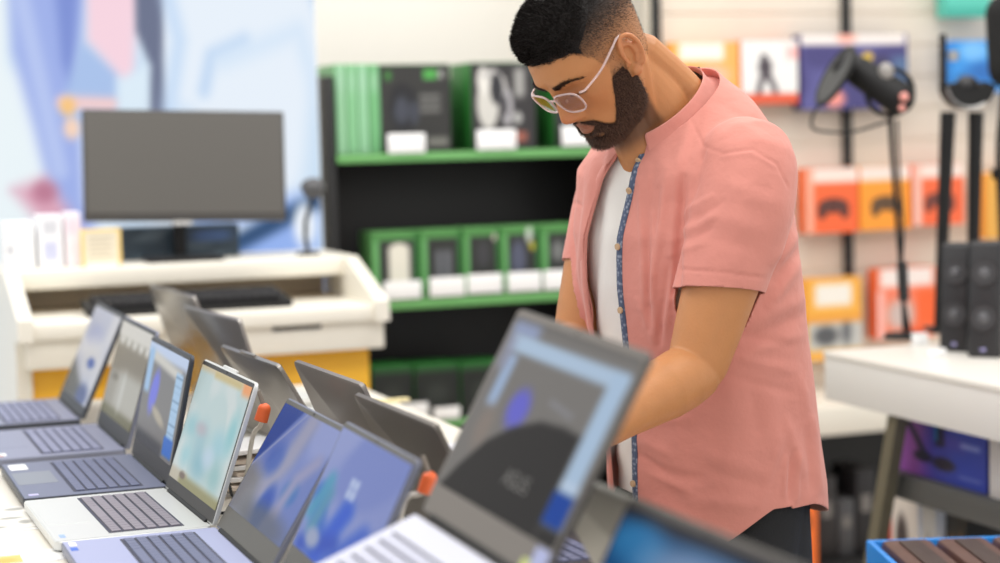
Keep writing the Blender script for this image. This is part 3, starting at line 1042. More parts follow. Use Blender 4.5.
    laptop('shiny silver lid behind the beige screened laptop', -.509, 3.765, R(-64 + 180), R(180 - 73.7), .364, .238, .243, silver, S['B'], lidm=silverlid, group=GB)
    laptop('grey reflective lid with a small camera bump, behind the silver laptop', -.335, 3.329, R(-66.5 + 180), R(180 - 60.6), .360, .238, .229, dark, S['B'], lidm=silverlid, group=GB, bump=True)
    laptop('taupe grey lid with a tiny emblem, in front of the yellow desk panel', -.187, 2.9335, R(-67.5 + 180), R(180 - 68), .348, .238, .231, silver, S['B'], lidm=graylid, group=GB)
    laptop('dark taupe lid touching the big blurred laptop in the picture', -.0565, 2.5965, R(-68.3 + 180), R(180 - 64.4), .346, .238, .227, dark, S['B'], lidm=mat('dark taupe lid', (104, 98, 92), .4, metal=.4), group=GB)
    laptop('grey lid between the big blurred laptop and the white t-shirt hem',   .205, 2.02, R(-69.3 + 180), R(180 - 62), .358, .222, .225, silver, S['B'], lidm=mat('grey green lid', (142, 140, 132), .4, metal=.35), group=GB)


laptops()


def table_items():
    # price sheets at the near left
    def sheet(px, py, w, h, rz, label, pic, name='price_sheet', cat='paper', group=None, th=.0012):
        q = at_z(px, py, TABLE_Z)
        r = thing(name, label, cat, (q.x, q.y, TABLE_Z), rz, group)
        MB().box((0, 0, th / 2), (w, h, th), bev=.0003, seg=1).build('sheet', PAPER, r)
        picture('sheet_print', pic, w * .96, h * .96, PRINT, r, (0, 0, th), (1, 0, 0), (0, 1, 0), .0004)
        return r
    p = Pic(40, 40, (236, 233, 226))
    for (s, t, a, b) in ((.7, .12, .12, .06), (.35, .3, .1, .06), (.6, .5, .14, .05), (.2, .7, .1, .12), (.35, .85, .16, .05), (.75, .7, .08, .08)):
        p.blob(s, t, a, b, (150, 148, 142), .5, .8)
    p.rect(.05, .93, .95, .96, (190, 188, 182), .01)
    sheet(2, 520, .13, .2, PSI, 'white sheet with grey printed marks lying in front of the silver laptop', p)
    p = Pic(30, 30, (232, 196, 110))
    p.blob(.7, .6, .2, .3, (214, 180, 80), .5).rect(-.1, -.1, .2, 1.1, (236, 214, 190), .1)
    sheet(-6, 562, .08, .05, PSI, 'yellow card lying at the near left corner of the picture', p, 'yellow_card', 'card')
    p = Pic(24, 24, (240, 240, 238))
    p.rect(.1, .2, .9, .3, (220, 220, 216), .05)
    sheet(46, 556, .05, .08, PSI + .2, 'small plain white card beside the yellow card', p, 'white_card', 'card')
    # stack of papers between the rows
    q = at_z(248, 487, TABLE_Z)
    r = thing('paper_stack', 'untidy stack of white and pinkish papers between the silver laptop and the grey lid', 'papers', (q.x, q.y, TABLE_Z), PSI)
    pm = mat('pinkish white paper', (234, 220, 206), .65)
    for k in range(7):
        z = .006 + k * .011
        MB().box((rng.uniform(-.012, .012), rng.uniform(-.01, .01), z), (.13 - k * .004, .17, .0075), rot=(rng.uniform(-.05, .05), rng.uniform(-.06, .06), rng.uniform(-.25, .25)), bev=.001, seg=1).build('bundle', (PAPER, pm)[k % 2], r)
    # black cable loop
    pts = [at_z(229, 483, TABLE_Z + .03), at_z(231, 492, TABLE_Z + .02), at_z(234, 503, TABLE_Z + .008), at_z(228, 512, TABLE_Z + .005), at_z(219, 513, TABLE_Z + .005)]
    c = MB().tube(smooth_path(pts, 20), .0026, 8).build('power_cable', RUBBER)
    tag(c, 'short black cable curling beside the silver laptop hinge', 'cable')

    # security clips: orange plug on a coiled white lead
    def clip(px, py, y, bx, by, label):
        q = at_y(px, py, y)
        r = thing('security_tether', label, 'security tether', (q.x, q.y, TABLE_Z), 0, 'orange security tethers')
        h = q.z - TABLE_Z
        e = at_y(bx, by, y + .02)
        rel = Vector((e.x - q.x, e.y - q.y, max(e.z - TABLE_Z, .004)))
        MB().tube(smooth_path([Vector((-.02, .01, .004)) + Vector((rel.x, rel.y, 0)), rel, (rel + Vector((0, 0, h))) / 2 + Vector((.004, 0, 0)), Vector((-.002, 0, h - .012)), Vector((0, 0, h - .004))], 24), .0038, 8).build('lead', mat('white lead', (230, 226, 218), .4), r)
        MB().cyl((-.004, 0, h - .014), (.002, 0, h + .004), .011, .0105, 16).sphere((.002, 0, h + .004), .0105).build('plug', ORANGE, r)
        MB().cyl((.001, 0, h + .012), (-.006, .0, h + .034), .004, .0032, 10).build('sensor_wire', mat('grey sensor lead', (150, 140, 130), .4), r)
    clip(263, 412, 2.97, 252, 440, 'orange tipped security tether above the paper stack, beside the silver laptop')
    clip(428, 482, 2.40, 403, 506, 'orange tipped security tether beside the big blurred laptop')
    # cards at the far right edge of the table
    for (px, py, w, h, c, lb) in ((388, 397, .1, .02, (236, 222, 170), 'cream price strip on the table edge behind the taupe lid'),
                                  (462, 446, .09, .12, (238, 238, 244), 'white price sheet on the table edge beside the big blurred laptop')):
        q = at_z(px, py + 6, TABLE_Z)
        r = thing('price_strip', lb, 'paper', (q.x, q.y, TABLE_Z), PSI)
        MB().box((0, 0, .004), (w, h, .008), bev=.002, rot=(0, 0, .1)).build('strip', mat('card ' + lb[:5], c, .6), r)


def smooth_path(pts, n):
    P = [Vector(p) for p in pts]
    out = []
    m = len(P) - 1
    for i in range(n + 1):
        t = i / n * m
        k = min(int(t), m - 1)
        f = t - k
        p0, p1, p2, p3 = P[max(k - 1, 0)], P[k], P[k + 1], P[min(k + 2, m)]
        out.append(0.5 * ((2 * p1) + (p2 - p0) * f + (2 * p0 - 5 * p1 + 4 * p2 - p3) * f * f + (3 * p1 - p0 - 3 * p2 + p3) * f ** 3))
    return out


table_items()

# ================================================================== HANGING BOXES ON THE SLATTED WALL
def wall_boxes():
    b = SB - .09

    def wbox(x0, x1, y0, y1, dep, name, label, side, pic, group, cover=1.0, hook=True, rz=0.0):
        dep = min(dep, .06)
        p0, p1 = at_b(x0, (y0 + y1) / 2, b), at_b(x1, (y0 + y1) / 2, b)
        w = ga(p1) - ga(p0)
        xm = (x0 + x1) / 2
        z1, z0 = at_b(xm, y0, b).z, at_b(xm, y1, b).z
        h = z1 - z0
        r = thing(name, label, 'box', grid((ga(p0) + ga(p1)) / 2, b, z0), PSI + rz, group)
        MB().box((0, dep / 2, h / 2), (w, dep, h), bev=.004).build('carton', side, r)
        picture('front_print', pic, w * .99, h * .99, PRINT, r, (0, 0, h / 2), (1, 0, 0), (0, 0, 1))
        if hook:
            MB().cyl((0, dep, h - .02), (0, .088, h - .02), .004, seg=8).box((0, .088, h - .02), (.03, .004, .03)).build('hang_hook', CHROME, r)
        return r
    orange = mat('orange carton', (246, 110, 50), .45)
    amber = mat('amber carton', (246, 164, 60), .45)
    whitec = mat('white carton', (240, 241, 244), .5)
    purple = mat('purple navy carton', (66, 62, 120), .45)
    GT = 'boxes hanging in the top row on the slatted wall'
    p = Pic(40, 40, (248, 178, 96))
    p.rect(.1, .0, .78, .34, (248, 240, 230), .05).blob(.6, .62, .25, .2, (222, 190, 160), .5).rect(.0, .6, .2, 1, (240, 160, 90), .1)
    wbox(672, 739, 42, 96, .07, 'game_box', 'orange box with a white top strip hanging behind the man\'s neck', amber, p, GT)
    p = Pic(50, 50, (240, 238, 236))
    p.blob(.42, .42, .12, .14, (70, 62, 70), .35).blob(.4, .26, .06, .05, (60, 52, 58), .3).band([(.3, .82), (.36, .6), (.48, .55), (.6, .8)], .05, (74, 66, 74), .03)
    p.rect(-.1, .84, 1.1, 1.1, (224, 92, 60), .03).rect(.8, .1, 1.1, .3, (246, 190, 186), .06)
    wbox(741, 798, 40, 104, .07, 'game_box', 'white box picturing a dark figure with a red bottom edge, on the wall', orange, p, GT)
    p = Pic(70, 50, (70, 66, 122))
    p.clouds(8, (92, 90, 150), .5, .8, 3).rect(-.1, -.1, .98, .14, (240, 232, 228), .03).blob(.42, .02, .09, .1, (246, 176, 160), .5)
    p.blob(.62, .3, .05, .06, (226, 190, 60), .4).blob(.3, .86, .1, .12, (236, 150, 140), .4).rect(.84, .3, 1.1, .8, (84, 110, 150), .08).blob(.75, .5, .1, .2, (60, 56, 90), .4)
    wbox(801, 908, 34, 109, .07, 'game_box', 'wide purple and navy box with a white top edge hanging behind the tilted microphone', purple, p, GT)

    def pad(base, padc, ext=None):
        p = Pic(50, 60, base)
        p.rect(-.1, -.1, 1.1, .22, (246, 226, 216), .04)
        p.blob(.52, .58, .3, .12, padc, .18).blob(.3, .68, .09, .11, padc, .2).blob(.74, .68, .09, .11, padc, .2).blob(.4, .57, .03, .03, (110, 90, 84), .4).blob(.64, .58, .03, .03, (110, 90, 84), .4)
        return p
    GM = 'game controller boxes in the middle row on the slatted wall'
    p = pad((248, 106, 56), (88, 46, 40))
    p.rect(-.1, -.1, .14, 1.1, (250, 176, 150), .05)
    wbox(806, 858, 168, 233, .06, 'controller_box', 'red orange controller box in the middle row, nearest the pink shirt', orange, p, GM)
    p = pad((250, 158, 50), (92, 66, 40))
    wbox(860, 910, 166, 230, .06, 'controller_box', 'amber controller box between two red orange ones on the wall', amber, p, GM)
    p = pad((248, 108, 62), (110, 52, 44))
    p.rect(-.1, -.1, .16, 1.1, (248, 196, 180), .05)
    wbox(913, 964, 164, 225, .06, 'controller_box', 'red orange controller box farthest right in the middle row, behind the microphone legs', orange, p, GM)
    p = Pic(20, 30, (236, 176, 80))
    p.rect(.3, .1, .7, .9, (80, 74, 60), .1)
    wbox(986, 1030, 172, 238, .06, 'game_box', 'amber and black box at the right edge of the picture in the middle row', amber, p, GM)
    GL = 'boxes hanging in the bottom row on the slatted wall'
    p = Pic(50, 60, (246, 178, 70))
    p.rect(.16, .06, .82, .34, (246, 240, 230), .05).rect(.02, .5, 1.1, .88, (196, 196, 192), .05).blob(.35, .7, .22, .12, (86, 88, 92), .4).blob(.72, .66, .1, .16, (110, 112, 116), .5)
    p.rect(-.1, .46, 1.1, .54, (240, 160, 60), .04)
    wbox(806, 862, 278, 360, .07, 'game_box', 'amber box with a white label hanging beside the man\'s back', amber, p, GL)
    p = Pic(50, 60, (246, 128, 96))
    p.rect(.05, -.1, .95, .26, (246, 232, 226), .05).blob(.4, .66, .24, .22, (206, 186, 180), .5).rect(.66, .3, 1.1, .84, (248, 104, 48), .08).rect(-.1, .3, .12, 1.1, (250, 190, 180), .06).blob(.62, .92, .25, .08, (240, 96, 50), .4)
    wbox(877, 936, 268, 338, .07, 'game_box', 'pinkish red box with a white top hanging behind the black speaker', orange, p, GL)
    p = Pic(30, 20, (96, 204, 186))
    p.rect(-.1, .8, 1.1, 1.1, (70, 176, 160), .1).rect(.42, -.1, .6, .5, (60, 120, 110), .08)
    wbox(946, 991, -34, 17, .06, 'game_box', 'turquoise box hanging at the top right corner', mat('turquoise carton', (88, 196, 178), .45), p, GT)
    p = Pic(50, 40, (58, 150, 230))
    p.blob(.3, .2, .2, .2, (120, 190, 250), .5).blob(.5, .6, .3, .2, (40, 110, 190), .5).rect(.7, -.1, 1.1, 1.1, (80, 170, 250), .2).blob(.15, .75, .1, .1, (40, 90, 150), .4)
    wbox(952, 1024, 40, 92, .06, 'game_box', 'bright blue box on the wall behind the microphone stand at the top right', mat('bright blue carton', (52, 140, 226), .45), p, GT)


wall_boxes()

# ================================================================== RIGHT DISPLAY TABLE
RT_Z = 0.90
_c = at_z(823, 351, RT_Z)
RA0, RB1 = ga(_c), gb(_c)      # left side plane, far end


def right_table():
    ln, w = 2.6, 1.15
    zb = at_a(823, 399, RA0).z
    r = thing('display_table', 'white display table with an A frame leg on the right, carrying black speakers', 'table', grid(RA0, RB1, 0), PSI)
    MB().box((w / 2, -ln / 2, RT_Z - .008), (w, ln, .016), bev=.003).build('tabletop', WHITE, r)
    MB().box((.012, -ln / 2, (RT_Z - .016 + zb) / 2), (.02, ln - .004, RT_Z - .016 - zb), bev=.002).box((w / 2, -.012, (RT_Z - .016 + zb) / 2), (w - .02, .02, RT_Z - .016 - zb), bev=.002).build('apron', mat('grey white apron', (228, 225, 220), .45), r)
    wood = mat('olive grey wood', (106, 100, 82), .5, noise=(12, .12))

    def loc(p):
        return Vector((ga(p) - RA0, gb(p) - RB1, p.z))
    t = loc(at_a(897, 412, RA0 + .03))
    q = loc(at_a(872, 563, RA0 + .03))
    d = q - t
    e = t + d * (t.z / (t.z - q.z))
    for x in (.035, w - .06):
        mm = MB().prism([(t.y - .02, t.z), (t.y + .02, t.z), (e.y + .02, 0), (e.y - .02, 0)], (x - .015, 0, 0), (0, 1, 0), (0, 0, 1), (1, 0, 0), .03)
        mm.build('leg', wood, r)
    dy = -(ln * .78)
    for x in (.035, w - .06):
        MB().prism([(t.y + dy - .028, t.z), (t.y + dy + .028, t.z), (2 * (t.y + dy) - e.y + dy * 0 + .03, 0), (2 * (t.y + dy) - e.y - .03, 0)], (x - .015, 0, 0), (0, 1, 0), (0, 0, 1), (1, 0, 0), .045).build('leg', wood, r)
    zs = at_a(884, 472, RA0 + .05).z
    zs0 = at_a(884, 497, RA0 + .05).z
    ye = loc(at_a(884, 480, RA0 + .05)).y
    MB().box((w / 2 + .02, ye - 1.0, (zs + zs0) / 2), (w - .1, 2.0, zs - zs0), bev=.004).build('shelf', mat('dark grey shelf', (84, 84, 82), .5), r)
    zf = .2
    MB().box((w / 2 + .02, ye - 1.0, zf), (w - .1, 2.1, .03), bev=.004).build('shelf', mat('dark grey shelf', (84, 84, 82), .5), r)
    return zs, ye, zf + .015


T_ZS, T_YE, T_ZF = right_table()


def side_box(x0, x1, y0, y1, z, a, dep, name, label, side, pic, cat='box', group=None):
    """a box whose visible face is parallel to the table's long side; pixels give its length"""
    p0, p1 = at_a(x0, (y0 + y1) / 2, a), at_a(x1, (y0 + y1) / 2, a)
    L = gb(p0) - gb(p1)
    h = at_a(x0, y0, a).z - z
    r = thing(name, label, cat, grid(a, gb(p1), z), PSI, group)
    MB().box((dep / 2, L / 2, h / 2), (dep, L, h), bev=.003).build('carton', side, r)
    if pic is not None:
        picture('front_print', pic, L * .99, h * .99, PRINT, r, (0, L / 2, h / 2), (0, -1, 0), (0, 0, 1))
    return r


def under_table():
    p = Pic(80, 60, (62, 64, 150))
    p.rect(-.1, -.1, .36, 1.1, (150, 80, 170), .14).rect(.6, -.1, 1.1, 1.1, (40, 62, 160), .2).rect(.55, .3, .8, .5, (80, 60, 150), .1, .5)
    p.band([(.1, .05), (.25, .4), (.36, .66)], .035, (40, 36, 60), .02).band([(.52, -.05), (.52, .45)], .05, (40, 40, 66), .03).band([(.48, .1), (.48, .4)], .014, (40, 120, 170), .012).band([(.52, -.02), (.52, .14)], .012, (190, 60, 70), .01)
    p.blob(.34, .7, .1, .08, (38, 36, 54), .4).blob(.56, .74, .12, .1, (38, 36, 54), .4).rect(.74, .36, .94, .44, (150, 160, 210), .03, .7).rect(.72, .84, .95, .88, (120, 130, 190), .03, .7)
    side_box(893, 987, 402, 498, T_ZS, RA0 + .1, .3, 'monitor_arm_box', 'purple and blue box picturing a dark stand on the shelf under the right table', mat('deep blue carton', (44, 54, 140), .45), p)
    side_box(989, 1040, 430, 515, T_ZS, RA0 + .09, .3, 'carton', 'plain grey white box beside the purple blue box under the right table', mat('grey white carton', (206, 202, 200), .55), None)
    a = RA0 + .14
    G = 'small boxes on the bottom shelf of the right table'
    p = Pic(30, 40, (226, 216, 206))
    p.rect(-.1, -.1, .1, 1.1, (200, 60, 50), .04).blob(.45, .3, .2, .18, (70, 60, 60), .4)
    side_box(889, 918, 494, 536, T_ZF, a, .12, 'game_box', 'white box with a red edge on the bottom shelf under the right table', whiteish(), p, group=G)
    p = Pic(30, 30, (200, 196, 190))
    p.blob(.4, .4, .2, .2, (120, 110, 100), .5)
    side_box(923, 936, 506, 532, T_ZF, a, .1, 'game_box', 'narrow grey box on the bottom shelf beside the white box with a red edge', whiteish(), p, group=G)
    p = Pic(30, 30, (54, 52, 50))
    p.blob(.3, .4, .25, .2, (190, 130, 70), .4).blob(.7, .3, .15, .15, (150, 110, 70), .4)
    side_box(946, 967, 508, 535, T_ZF, a + .02, .1, 'game_box', 'dark box with amber marks on the bottom shelf under the right table', BOXBLK, p, group=G)
    # bright blue open carton in front of the table
    zt = .66
    c0 = at_z(866, 540, zt)
    c1 = at_z(1003, 532, zt)
    wdt = .52
    r = thing('blue_carton', 'bright blue open carton with brown goods inside at the bottom right corner', 'box', (c0.x, c0.y, 0), 0.04)
    bl = mat('vivid blue carton', (34, 142, 232), .4)
    wx, wy = .36, .36
    th = .012
    y_ = -wy
    MB().box((wx / 2, -th / 2, zt / 2), (wx, th, zt), bev=.003).build('back_side', bl, r)
    MB().box((wx / 2, -wy + th / 2, zt / 2), (wx, th, zt), bev=.003).build('front_side', bl, r)
    MB().box((th / 2, -wy / 2, zt / 2), (th, wy - 2 * th, zt), bev=.003).build('left_side', bl, r)
    MB().box((wx - th / 2, -wy / 2, zt / 2), (th, wy - 2 * th, zt), bev=.003).build('right_side', bl, r)
    MB().box((wx / 2, -wy / 2, .01), (wx - .02, wy - .02, .02)).build('bottom', bl, r)
    br = mat('brown goods wrap', (92, 62, 54), .5, noise=(20, .2))
    for k in range(3):
        x = .075 + k * .105
        m = thing('brown_packet', ['brown packet at the left inside the blue carton', 'brown packet in the middle of the blue carton', 'brown packet at the right inside the blue carton'][k], 'packet', Vector((c0.x + x, c0.y - wy / 2 + .04 * x, .021)), 0.04, 'brown packets in the blue carton')
        MB().box((0, 0, .3225), (.095, wy - .05, .645), bev=.012).build('packet_body', br, m)
        MB().box((0, 0, .647), (.04, wy - .12, .004), bev=.001).build('packet_seam', mat('dark brown seam', (60, 42, 38), .5), m)


def whiteish():
    return mat('white carton', (240, 241, 244), .5)


under_table()


def gondola_base():
    b = SB - .42
    g = lambda px, py: (ga(at_b(px, py, b)), at_b(px, py, b).z)
    a0, z1 = g(760, 403)
    a1 = a0 + 2.6
    z0 = g(850, 434)[1]
    zt = g(850, 406)[1]
    r = thing('wall_shelf', 'cream board shelf along the foot of the slatted wall, beside the man\'s back', 'shelf', grid(a0, b, 0), PSI)
    MB().box(((a1 - a0) / 2, .2, (zt + z0) / 2), (a1 - a0, .4, zt - z0), bev=.004).build('shelf_board', CREAM, r)
    MB().box(((a1 - a0) / 2, .39, z0 / 2), (a1 - a0, .02, z0)).build('back_or_shade_panel', BLACKM, r)  # black colour deepens the shade beneath the board
    MB().box(((a1 - a0) / 2, .2, .05), (a1 - a0, .39, .1), bev=.003).build('base_shelf', BLACKM, r)
    for x in (.02, a1 - a0 - .02):
        MB().box((x, .2, z0 / 2), (.03, .38, z0)).build('side_panel', BLACKM, r)
    # things standing on the base shelf
    bb = b + .05
    lb = ['dim dark box on the base shelf under the cream board', 'dim grey device on the base shelf under the cream board', 'dim black box on the base shelf beside the A frame leg']
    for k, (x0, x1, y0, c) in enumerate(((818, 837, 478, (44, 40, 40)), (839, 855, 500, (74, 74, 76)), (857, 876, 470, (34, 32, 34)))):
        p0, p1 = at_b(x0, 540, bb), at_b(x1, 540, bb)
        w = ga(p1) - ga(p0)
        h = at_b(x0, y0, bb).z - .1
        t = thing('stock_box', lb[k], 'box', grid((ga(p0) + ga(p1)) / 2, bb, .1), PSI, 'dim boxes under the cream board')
        MB().box((0, .08, h / 2), (w, .16, h), bev=.004).build('carton', mat('dim carton %d' % k, c, .5), t)  # dimness under the board is put into carton and label colours
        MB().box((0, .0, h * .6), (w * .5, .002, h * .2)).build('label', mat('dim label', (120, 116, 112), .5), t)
    bb = b - .16
    p0, p1 = at_b(790, 540, bb), at_b(818, 540, bb)
    w = ga(p1) - ga(p0)
    h = at_b(805, 497, bb).z
    t = thing('orange_carton', 'orange carton standing on the floor behind the black trousers', 'box', grid((ga(p0) + ga(p1)) / 2, bb, 0), PSI)
    MB().box((0, .06, h / 2), (w, .12, h), bev=.004).build('carton', mat('vivid orange carton', (252, 120, 40), .45), t)
    MB().sphere((w * .05, -.0, h * .78), .02, (1, .1, 1.6)).build('emblem', mat('dark mark', (60, 40, 30), .5), t)


gondola_base()


def speakers():
    G = 'black speakers on the right table'
    for k, (pxb, pyb, w, lb) in enumerate(((954, 352, .074, 'black two cone speaker on the right table, the left one of the pair'),
                                           (983, 358, .078, 'black two cone speaker at the right edge, its side facing the picture edge'))):
        q = at_z(pxb, pyb, RT_Z)
        rz = math.radians(-25)
        h = .262 if k == 0 else .272
        r = thing('desktop_speaker', lb, 'speaker', (q.x, q.y, RT_Z), rz, G)
        cab = mat('black speaker cabinet', (34, 34, 37), .42)
        lean = math.radians(-7)
        b = MB().box((0, .05, h / 2), (w, .10, h), bev=.012, seg=3).build('cabinet', cab, r)
        b.matrix_local = Matrix.Rotation(lean, 4, 'X')
        for z in (h * .72, h * .34):
            m = MB()
            m.cyl((0, .012, z), (0, -.004, z), w * .41, w * .4, 32)
            m.build('driver_ring', mat('black driver ring', (44, 44, 46), .35), b)
            m = MB()
            m.cyl((0, -.0045, z), (0, -.0048, z), w * .35, w * .35, 32)
            m.build('cone', mat('charcoal cone', (54, 54, 57), .5), b)
            MB().sphere((0, -.004, z), w * .17, (1, .45, 1)).build('dust_cap', mat('grey dust cap', (88, 88, 92), .35), b)
        MB().box((0, -.0015, h * .07), (.012, .003, .008), bev=.001).build('badge', mat('lilac badge', (150, 146, 190), .35), b)
    # small white tags by the speakers
    for k, (px, py, w, h, lb) in enumerate(((921, 345, .045, .03, 'small white price tag left of the black speakers'), (938, 357, .05, .02, 'low white price tag in front of the left black speaker'))):
        q = at_z(px, py, RT_Z)
        r = thing('price_tag', lb, 'price tag', (q.x, q.y, RT_Z), PSI, 'price tags on the right table')
        MB().box((0, .004, h / 2), (w, .003, h), rot=(math.radians(-14), 0, 0), bev=.001).build('card', PAPER, r)
        MB().box((0, .012, .003), (w * .6, .03, .005), bev=.001).build('foot', mat('clear clip', (225, 228, 228), .3), r)


speakers()


def microphones():
    # studio microphone with a round pop filter, on a thin pole
    q = at_z(905, 338, RT_Z)
    Y = q.y
    r = thing('studio_microphone', 'tilted black studio microphone with a pop filter on a thin stand beside the speakers', 'microphone', (q.x, q.y, RT_Z))
    top = at_y(894, 118, Y)

    def L(px, py, dy=0.0):
        p = at_y(px, py, Y + dy)
        return Vector((p.x - q.x, p.y - q.y, p.z - RT_Z))
    MB().cyl((0, 0, 0), (0, 0, .012), .055, .05, 32).build('base', BLACKP, r)
    MB().tube(smooth_path([(0, 0, .01), L(903, 290), L(898, 230), L(892, 150), L(890, 108)], 20), .0065, 10).build('pole', BLACKP, r)
    MB().cyl(L(904, 300), L(902, 262), .014, .014, 14).build('inline_control', mat('dark grey control', (52, 52, 54), .45), r)
    a, c = L(850, 66, .02), L(908, 104, -.03)
    d = (c - a).normalized()
    MB().cyl(a + d * .02, c - d * .03, .038, .043, 28).sphere(c - d * .03, .043).build('microphone_body', BLACKP, r)
    MB().cyl(a + d * .02, a + d * -.03, .036, .036, 28).build('grille', mat('black mesh grille', (38, 38, 40), .6, bump=(150, .5)), r)
    mm = MB()
    for k in (-1, 1):
        cc = c - d * .055
        pts = [cc + Vector((math.cos(t), .35 * k * .2, math.sin(t))) * .058 for t in np.linspace(0, 2 * PI, 28, endpoint=False)]
        mm.tube(pts, .006, 8, closed=True)
    mm.build('shock_mount', BLACKP, r)
    MB().sphere(L(904, 97, -.07), .012).sphere(L(902, 108, -.07), .009).build('indicator', mat('pinkish dial', (222, 150, 140), .4), r)
    MB().sphere(L(886, 72, -.03), .02, (1, 1, 1.2)).build('knob', mat('light grey knob', (150, 146, 142), .4), r)
    # pop filter disc seen nearly edge on
    pc = (L(820, 104) + L(851, 48)) / 2
    ax = (L(851, 48) - L(820, 104)).normalized()
    nrm = Vector((ax.z, 0.16, -ax.x)).normalized()
    sd = ax.cross(nrm).normalized()
    rad = (L(851, 48) - L(820, 104)).length / 2
    pts = [pc + ax * (rad * math.cos(t)) + sd * (rad * math.sin(t)) for t in np.linspace(0, 2 * PI, 40, endpoint=False)]
    pf = MB().tube(pts, .006, 8, closed=True).build('pop_filter', BLACKP, r)
    MB().cyl(pc - nrm * .003, pc + nrm * .003, rad * .97, seg=40).build('filter_mesh', mat('grey filter mesh', (70, 70, 70), .7), pf)
    MB().tube(smooth_path([L(822, 100), L(812, 118), L(816, 130), L(850, 132), L(880, 124), L(892, 120)], 24), .0035, 8).build('gooseneck', BLACKP, r)
    c1 = MB().tube(smooth_path([L(897, 120, -.02), L(899, 170, -.02), L(903, 230, -.02), L(901, 280, -.02), L(907, 318, -.02), (.01, -.03, .004)], 30), .004, 8).build('cable', RUBBER, r)
    # microphone on a two legged arm stand at the right
    qa, qb = at_z(940, 334, RT_Z), None
    qa = at_z(946, 336, RT_Z)
    Y2 = qa.y + .1
    q2 = at_y(958, 334, Y2)
    r = thing('microphone_stand', 'black twin pole stand with a round cradle in front of the bright blue box', 'microphone stand', (q2.x, q2.y, RT_Z))

    def L2(px, py, dy=0.0):
        p = at_y(px, py, Y2 + dy)
        return Vector((p.x - q2.x, p.y - q2.y, p.z - RT_Z))
    MB().box((-.01, .0, .006), (.14, .1, .012), bev=.004).build('base', BLACKP, r)
    for (x0, y0, x1, y1) in ((939, 330, 948, 112), (972, 330, 976, 112)):
        a, b = L2(x0, y0), L2(x1, y1)
        a.z = .012
        MB().tube([a, a * .6 + b * .4, b], [.013, .016, .020], 10).build('pole', BLACKP, r)
    cc = L2(967, 84)
    mm = MB()
    N = 24
    rad = .066
    prof = []
    for t in np.linspace(PI * 1.02, PI * 1.98, N):
        prof.append((math.cos(t) * rad, math.sin(t) * rad))
    for t in np.linspace(PI * 1.98, PI * 1.02, N):
        prof.append((math.cos(t) * rad * .55, math.sin(t) * rad * .30 + .006))
    mm.prism(prof, cc + Vector((0, -.035, .0)), (1, 0, 0), (0, 0, 1), (0, 1, 0), .07)
    mm.build('cradle', BLACKP, r)
    MB().tube([cc + Vector((math.cos(t) * rad * .93, -.04, math.sin(t) * rad * .93)) for t in np.linspace(PI * 1.05, PI * 1.7, 20)], .0032, 8).build('silver_ring', CHROME, r)
    MB().box(cc + Vector((-.062, 0, .055)), (.014, .03, .15), bev=.004).build('post', BLACKP, r)
    MB().cyl(cc + Vector((-.04, -.02, .06)), cc + Vector((-.04, -.02, .085)), .014, seg=14).build('knob', CHROME, r)
    MB().sphere(cc + Vector((0.0, 0, -.002)), .03, (1, .8, .8)).build('cup', mat('dark grey cup', (48, 48, 50), .4), r)
    # large microphone cut off by the right edge
    q3 = at_z(1006, 330, RT_Z)
    Y3 = q2.y - .02
    q3 = at_y(1004, 334, Y3)
    r = thing('boom_microphone', 'big black foam covered microphone cut off by the right edge', 'microphone', (q3.x, q3.y, RT_Z))

    def L3(px, py):
        p = at_y(px, py, Y3)
        return Vector((p.x - q3.x, p.y - q3.y, p.z - RT_Z))
    MB().cyl((.01, 0.02, 0), (.01, .02, .012), .04, .037, 28).build('base', BLACKP, r)
    MB().tube(smooth_path([(0, .02, .01), L3(1002, 240), L3(999, 150), L3(1006, 80)], 20), .009, 10).build('pole', BLACKP, r)
    t, u = L3(1006, 14), L3(1010, 68)
    MB().cyl(t, u, .052, .055, 28).sphere(t, .052).sphere(u, .055).build('foam_cover', mat('black foam', (22, 22, 22), .9, bump=(120, .5)), r)
    MB().cyl(L3(1003, 168), L3(1004, 178), .03, .03, 16).build('clamp', BLACKP, r)


microphones()

# ================================================================== THE MAN
MP = Vector((.31, 3.10, 0))
PHI = math.radians(38)
BF = Vector((-math.cos(PHI), -math.sin(PHI), 0))
BL = Vector((math.sin(PHI), -math.cos(PHI), 0))
UP = Vector((0, 0, 1))
nBF, nBL, nMP = np.array(BF), np.array(BL), np.array(MP)
# head frame
HPHI, HPIT = math.radians(34), math.radians(41.5)
_f0 = Vector((-math.cos(HPHI), -math.sin(HPHI), 0))
HF = _f0 * math.cos(HPIT) - UP * math.sin(HPIT)
HU = _f0 * math.sin(HPIT) + UP * math.cos(HPIT)
HL = HU.cross(HF).normalized()
HC = Vector((.162, 3.0, 1.558))
HM = np.array([HF, HL, HU])          # rows


def h2w(fwd, lat, u):
    return HC + HF * fwd + HL * lat + HU * u


def proj_np(P):
    P = P - np.array([0, 0, CAMZ])
    c, s = math.cos(PITCH), math.sin(PITCH)
    y2 = P[:, 1] * c - P[:, 2] * s
    z2 = P[:, 1] * s + P[:, 2] * c
    u = F * P[:, 0] / y2
    v = -F * z2 / y2
    return 500 + math.cos(ROLL) * u + math.sin(ROLL) * v, 281.5 - math.sin(ROLL) * u + math.cos(ROLL) * v


def bl2w(f_, l_, z):
    p = MP + BF * f_ + BL * l_
    p.z = z
    return p


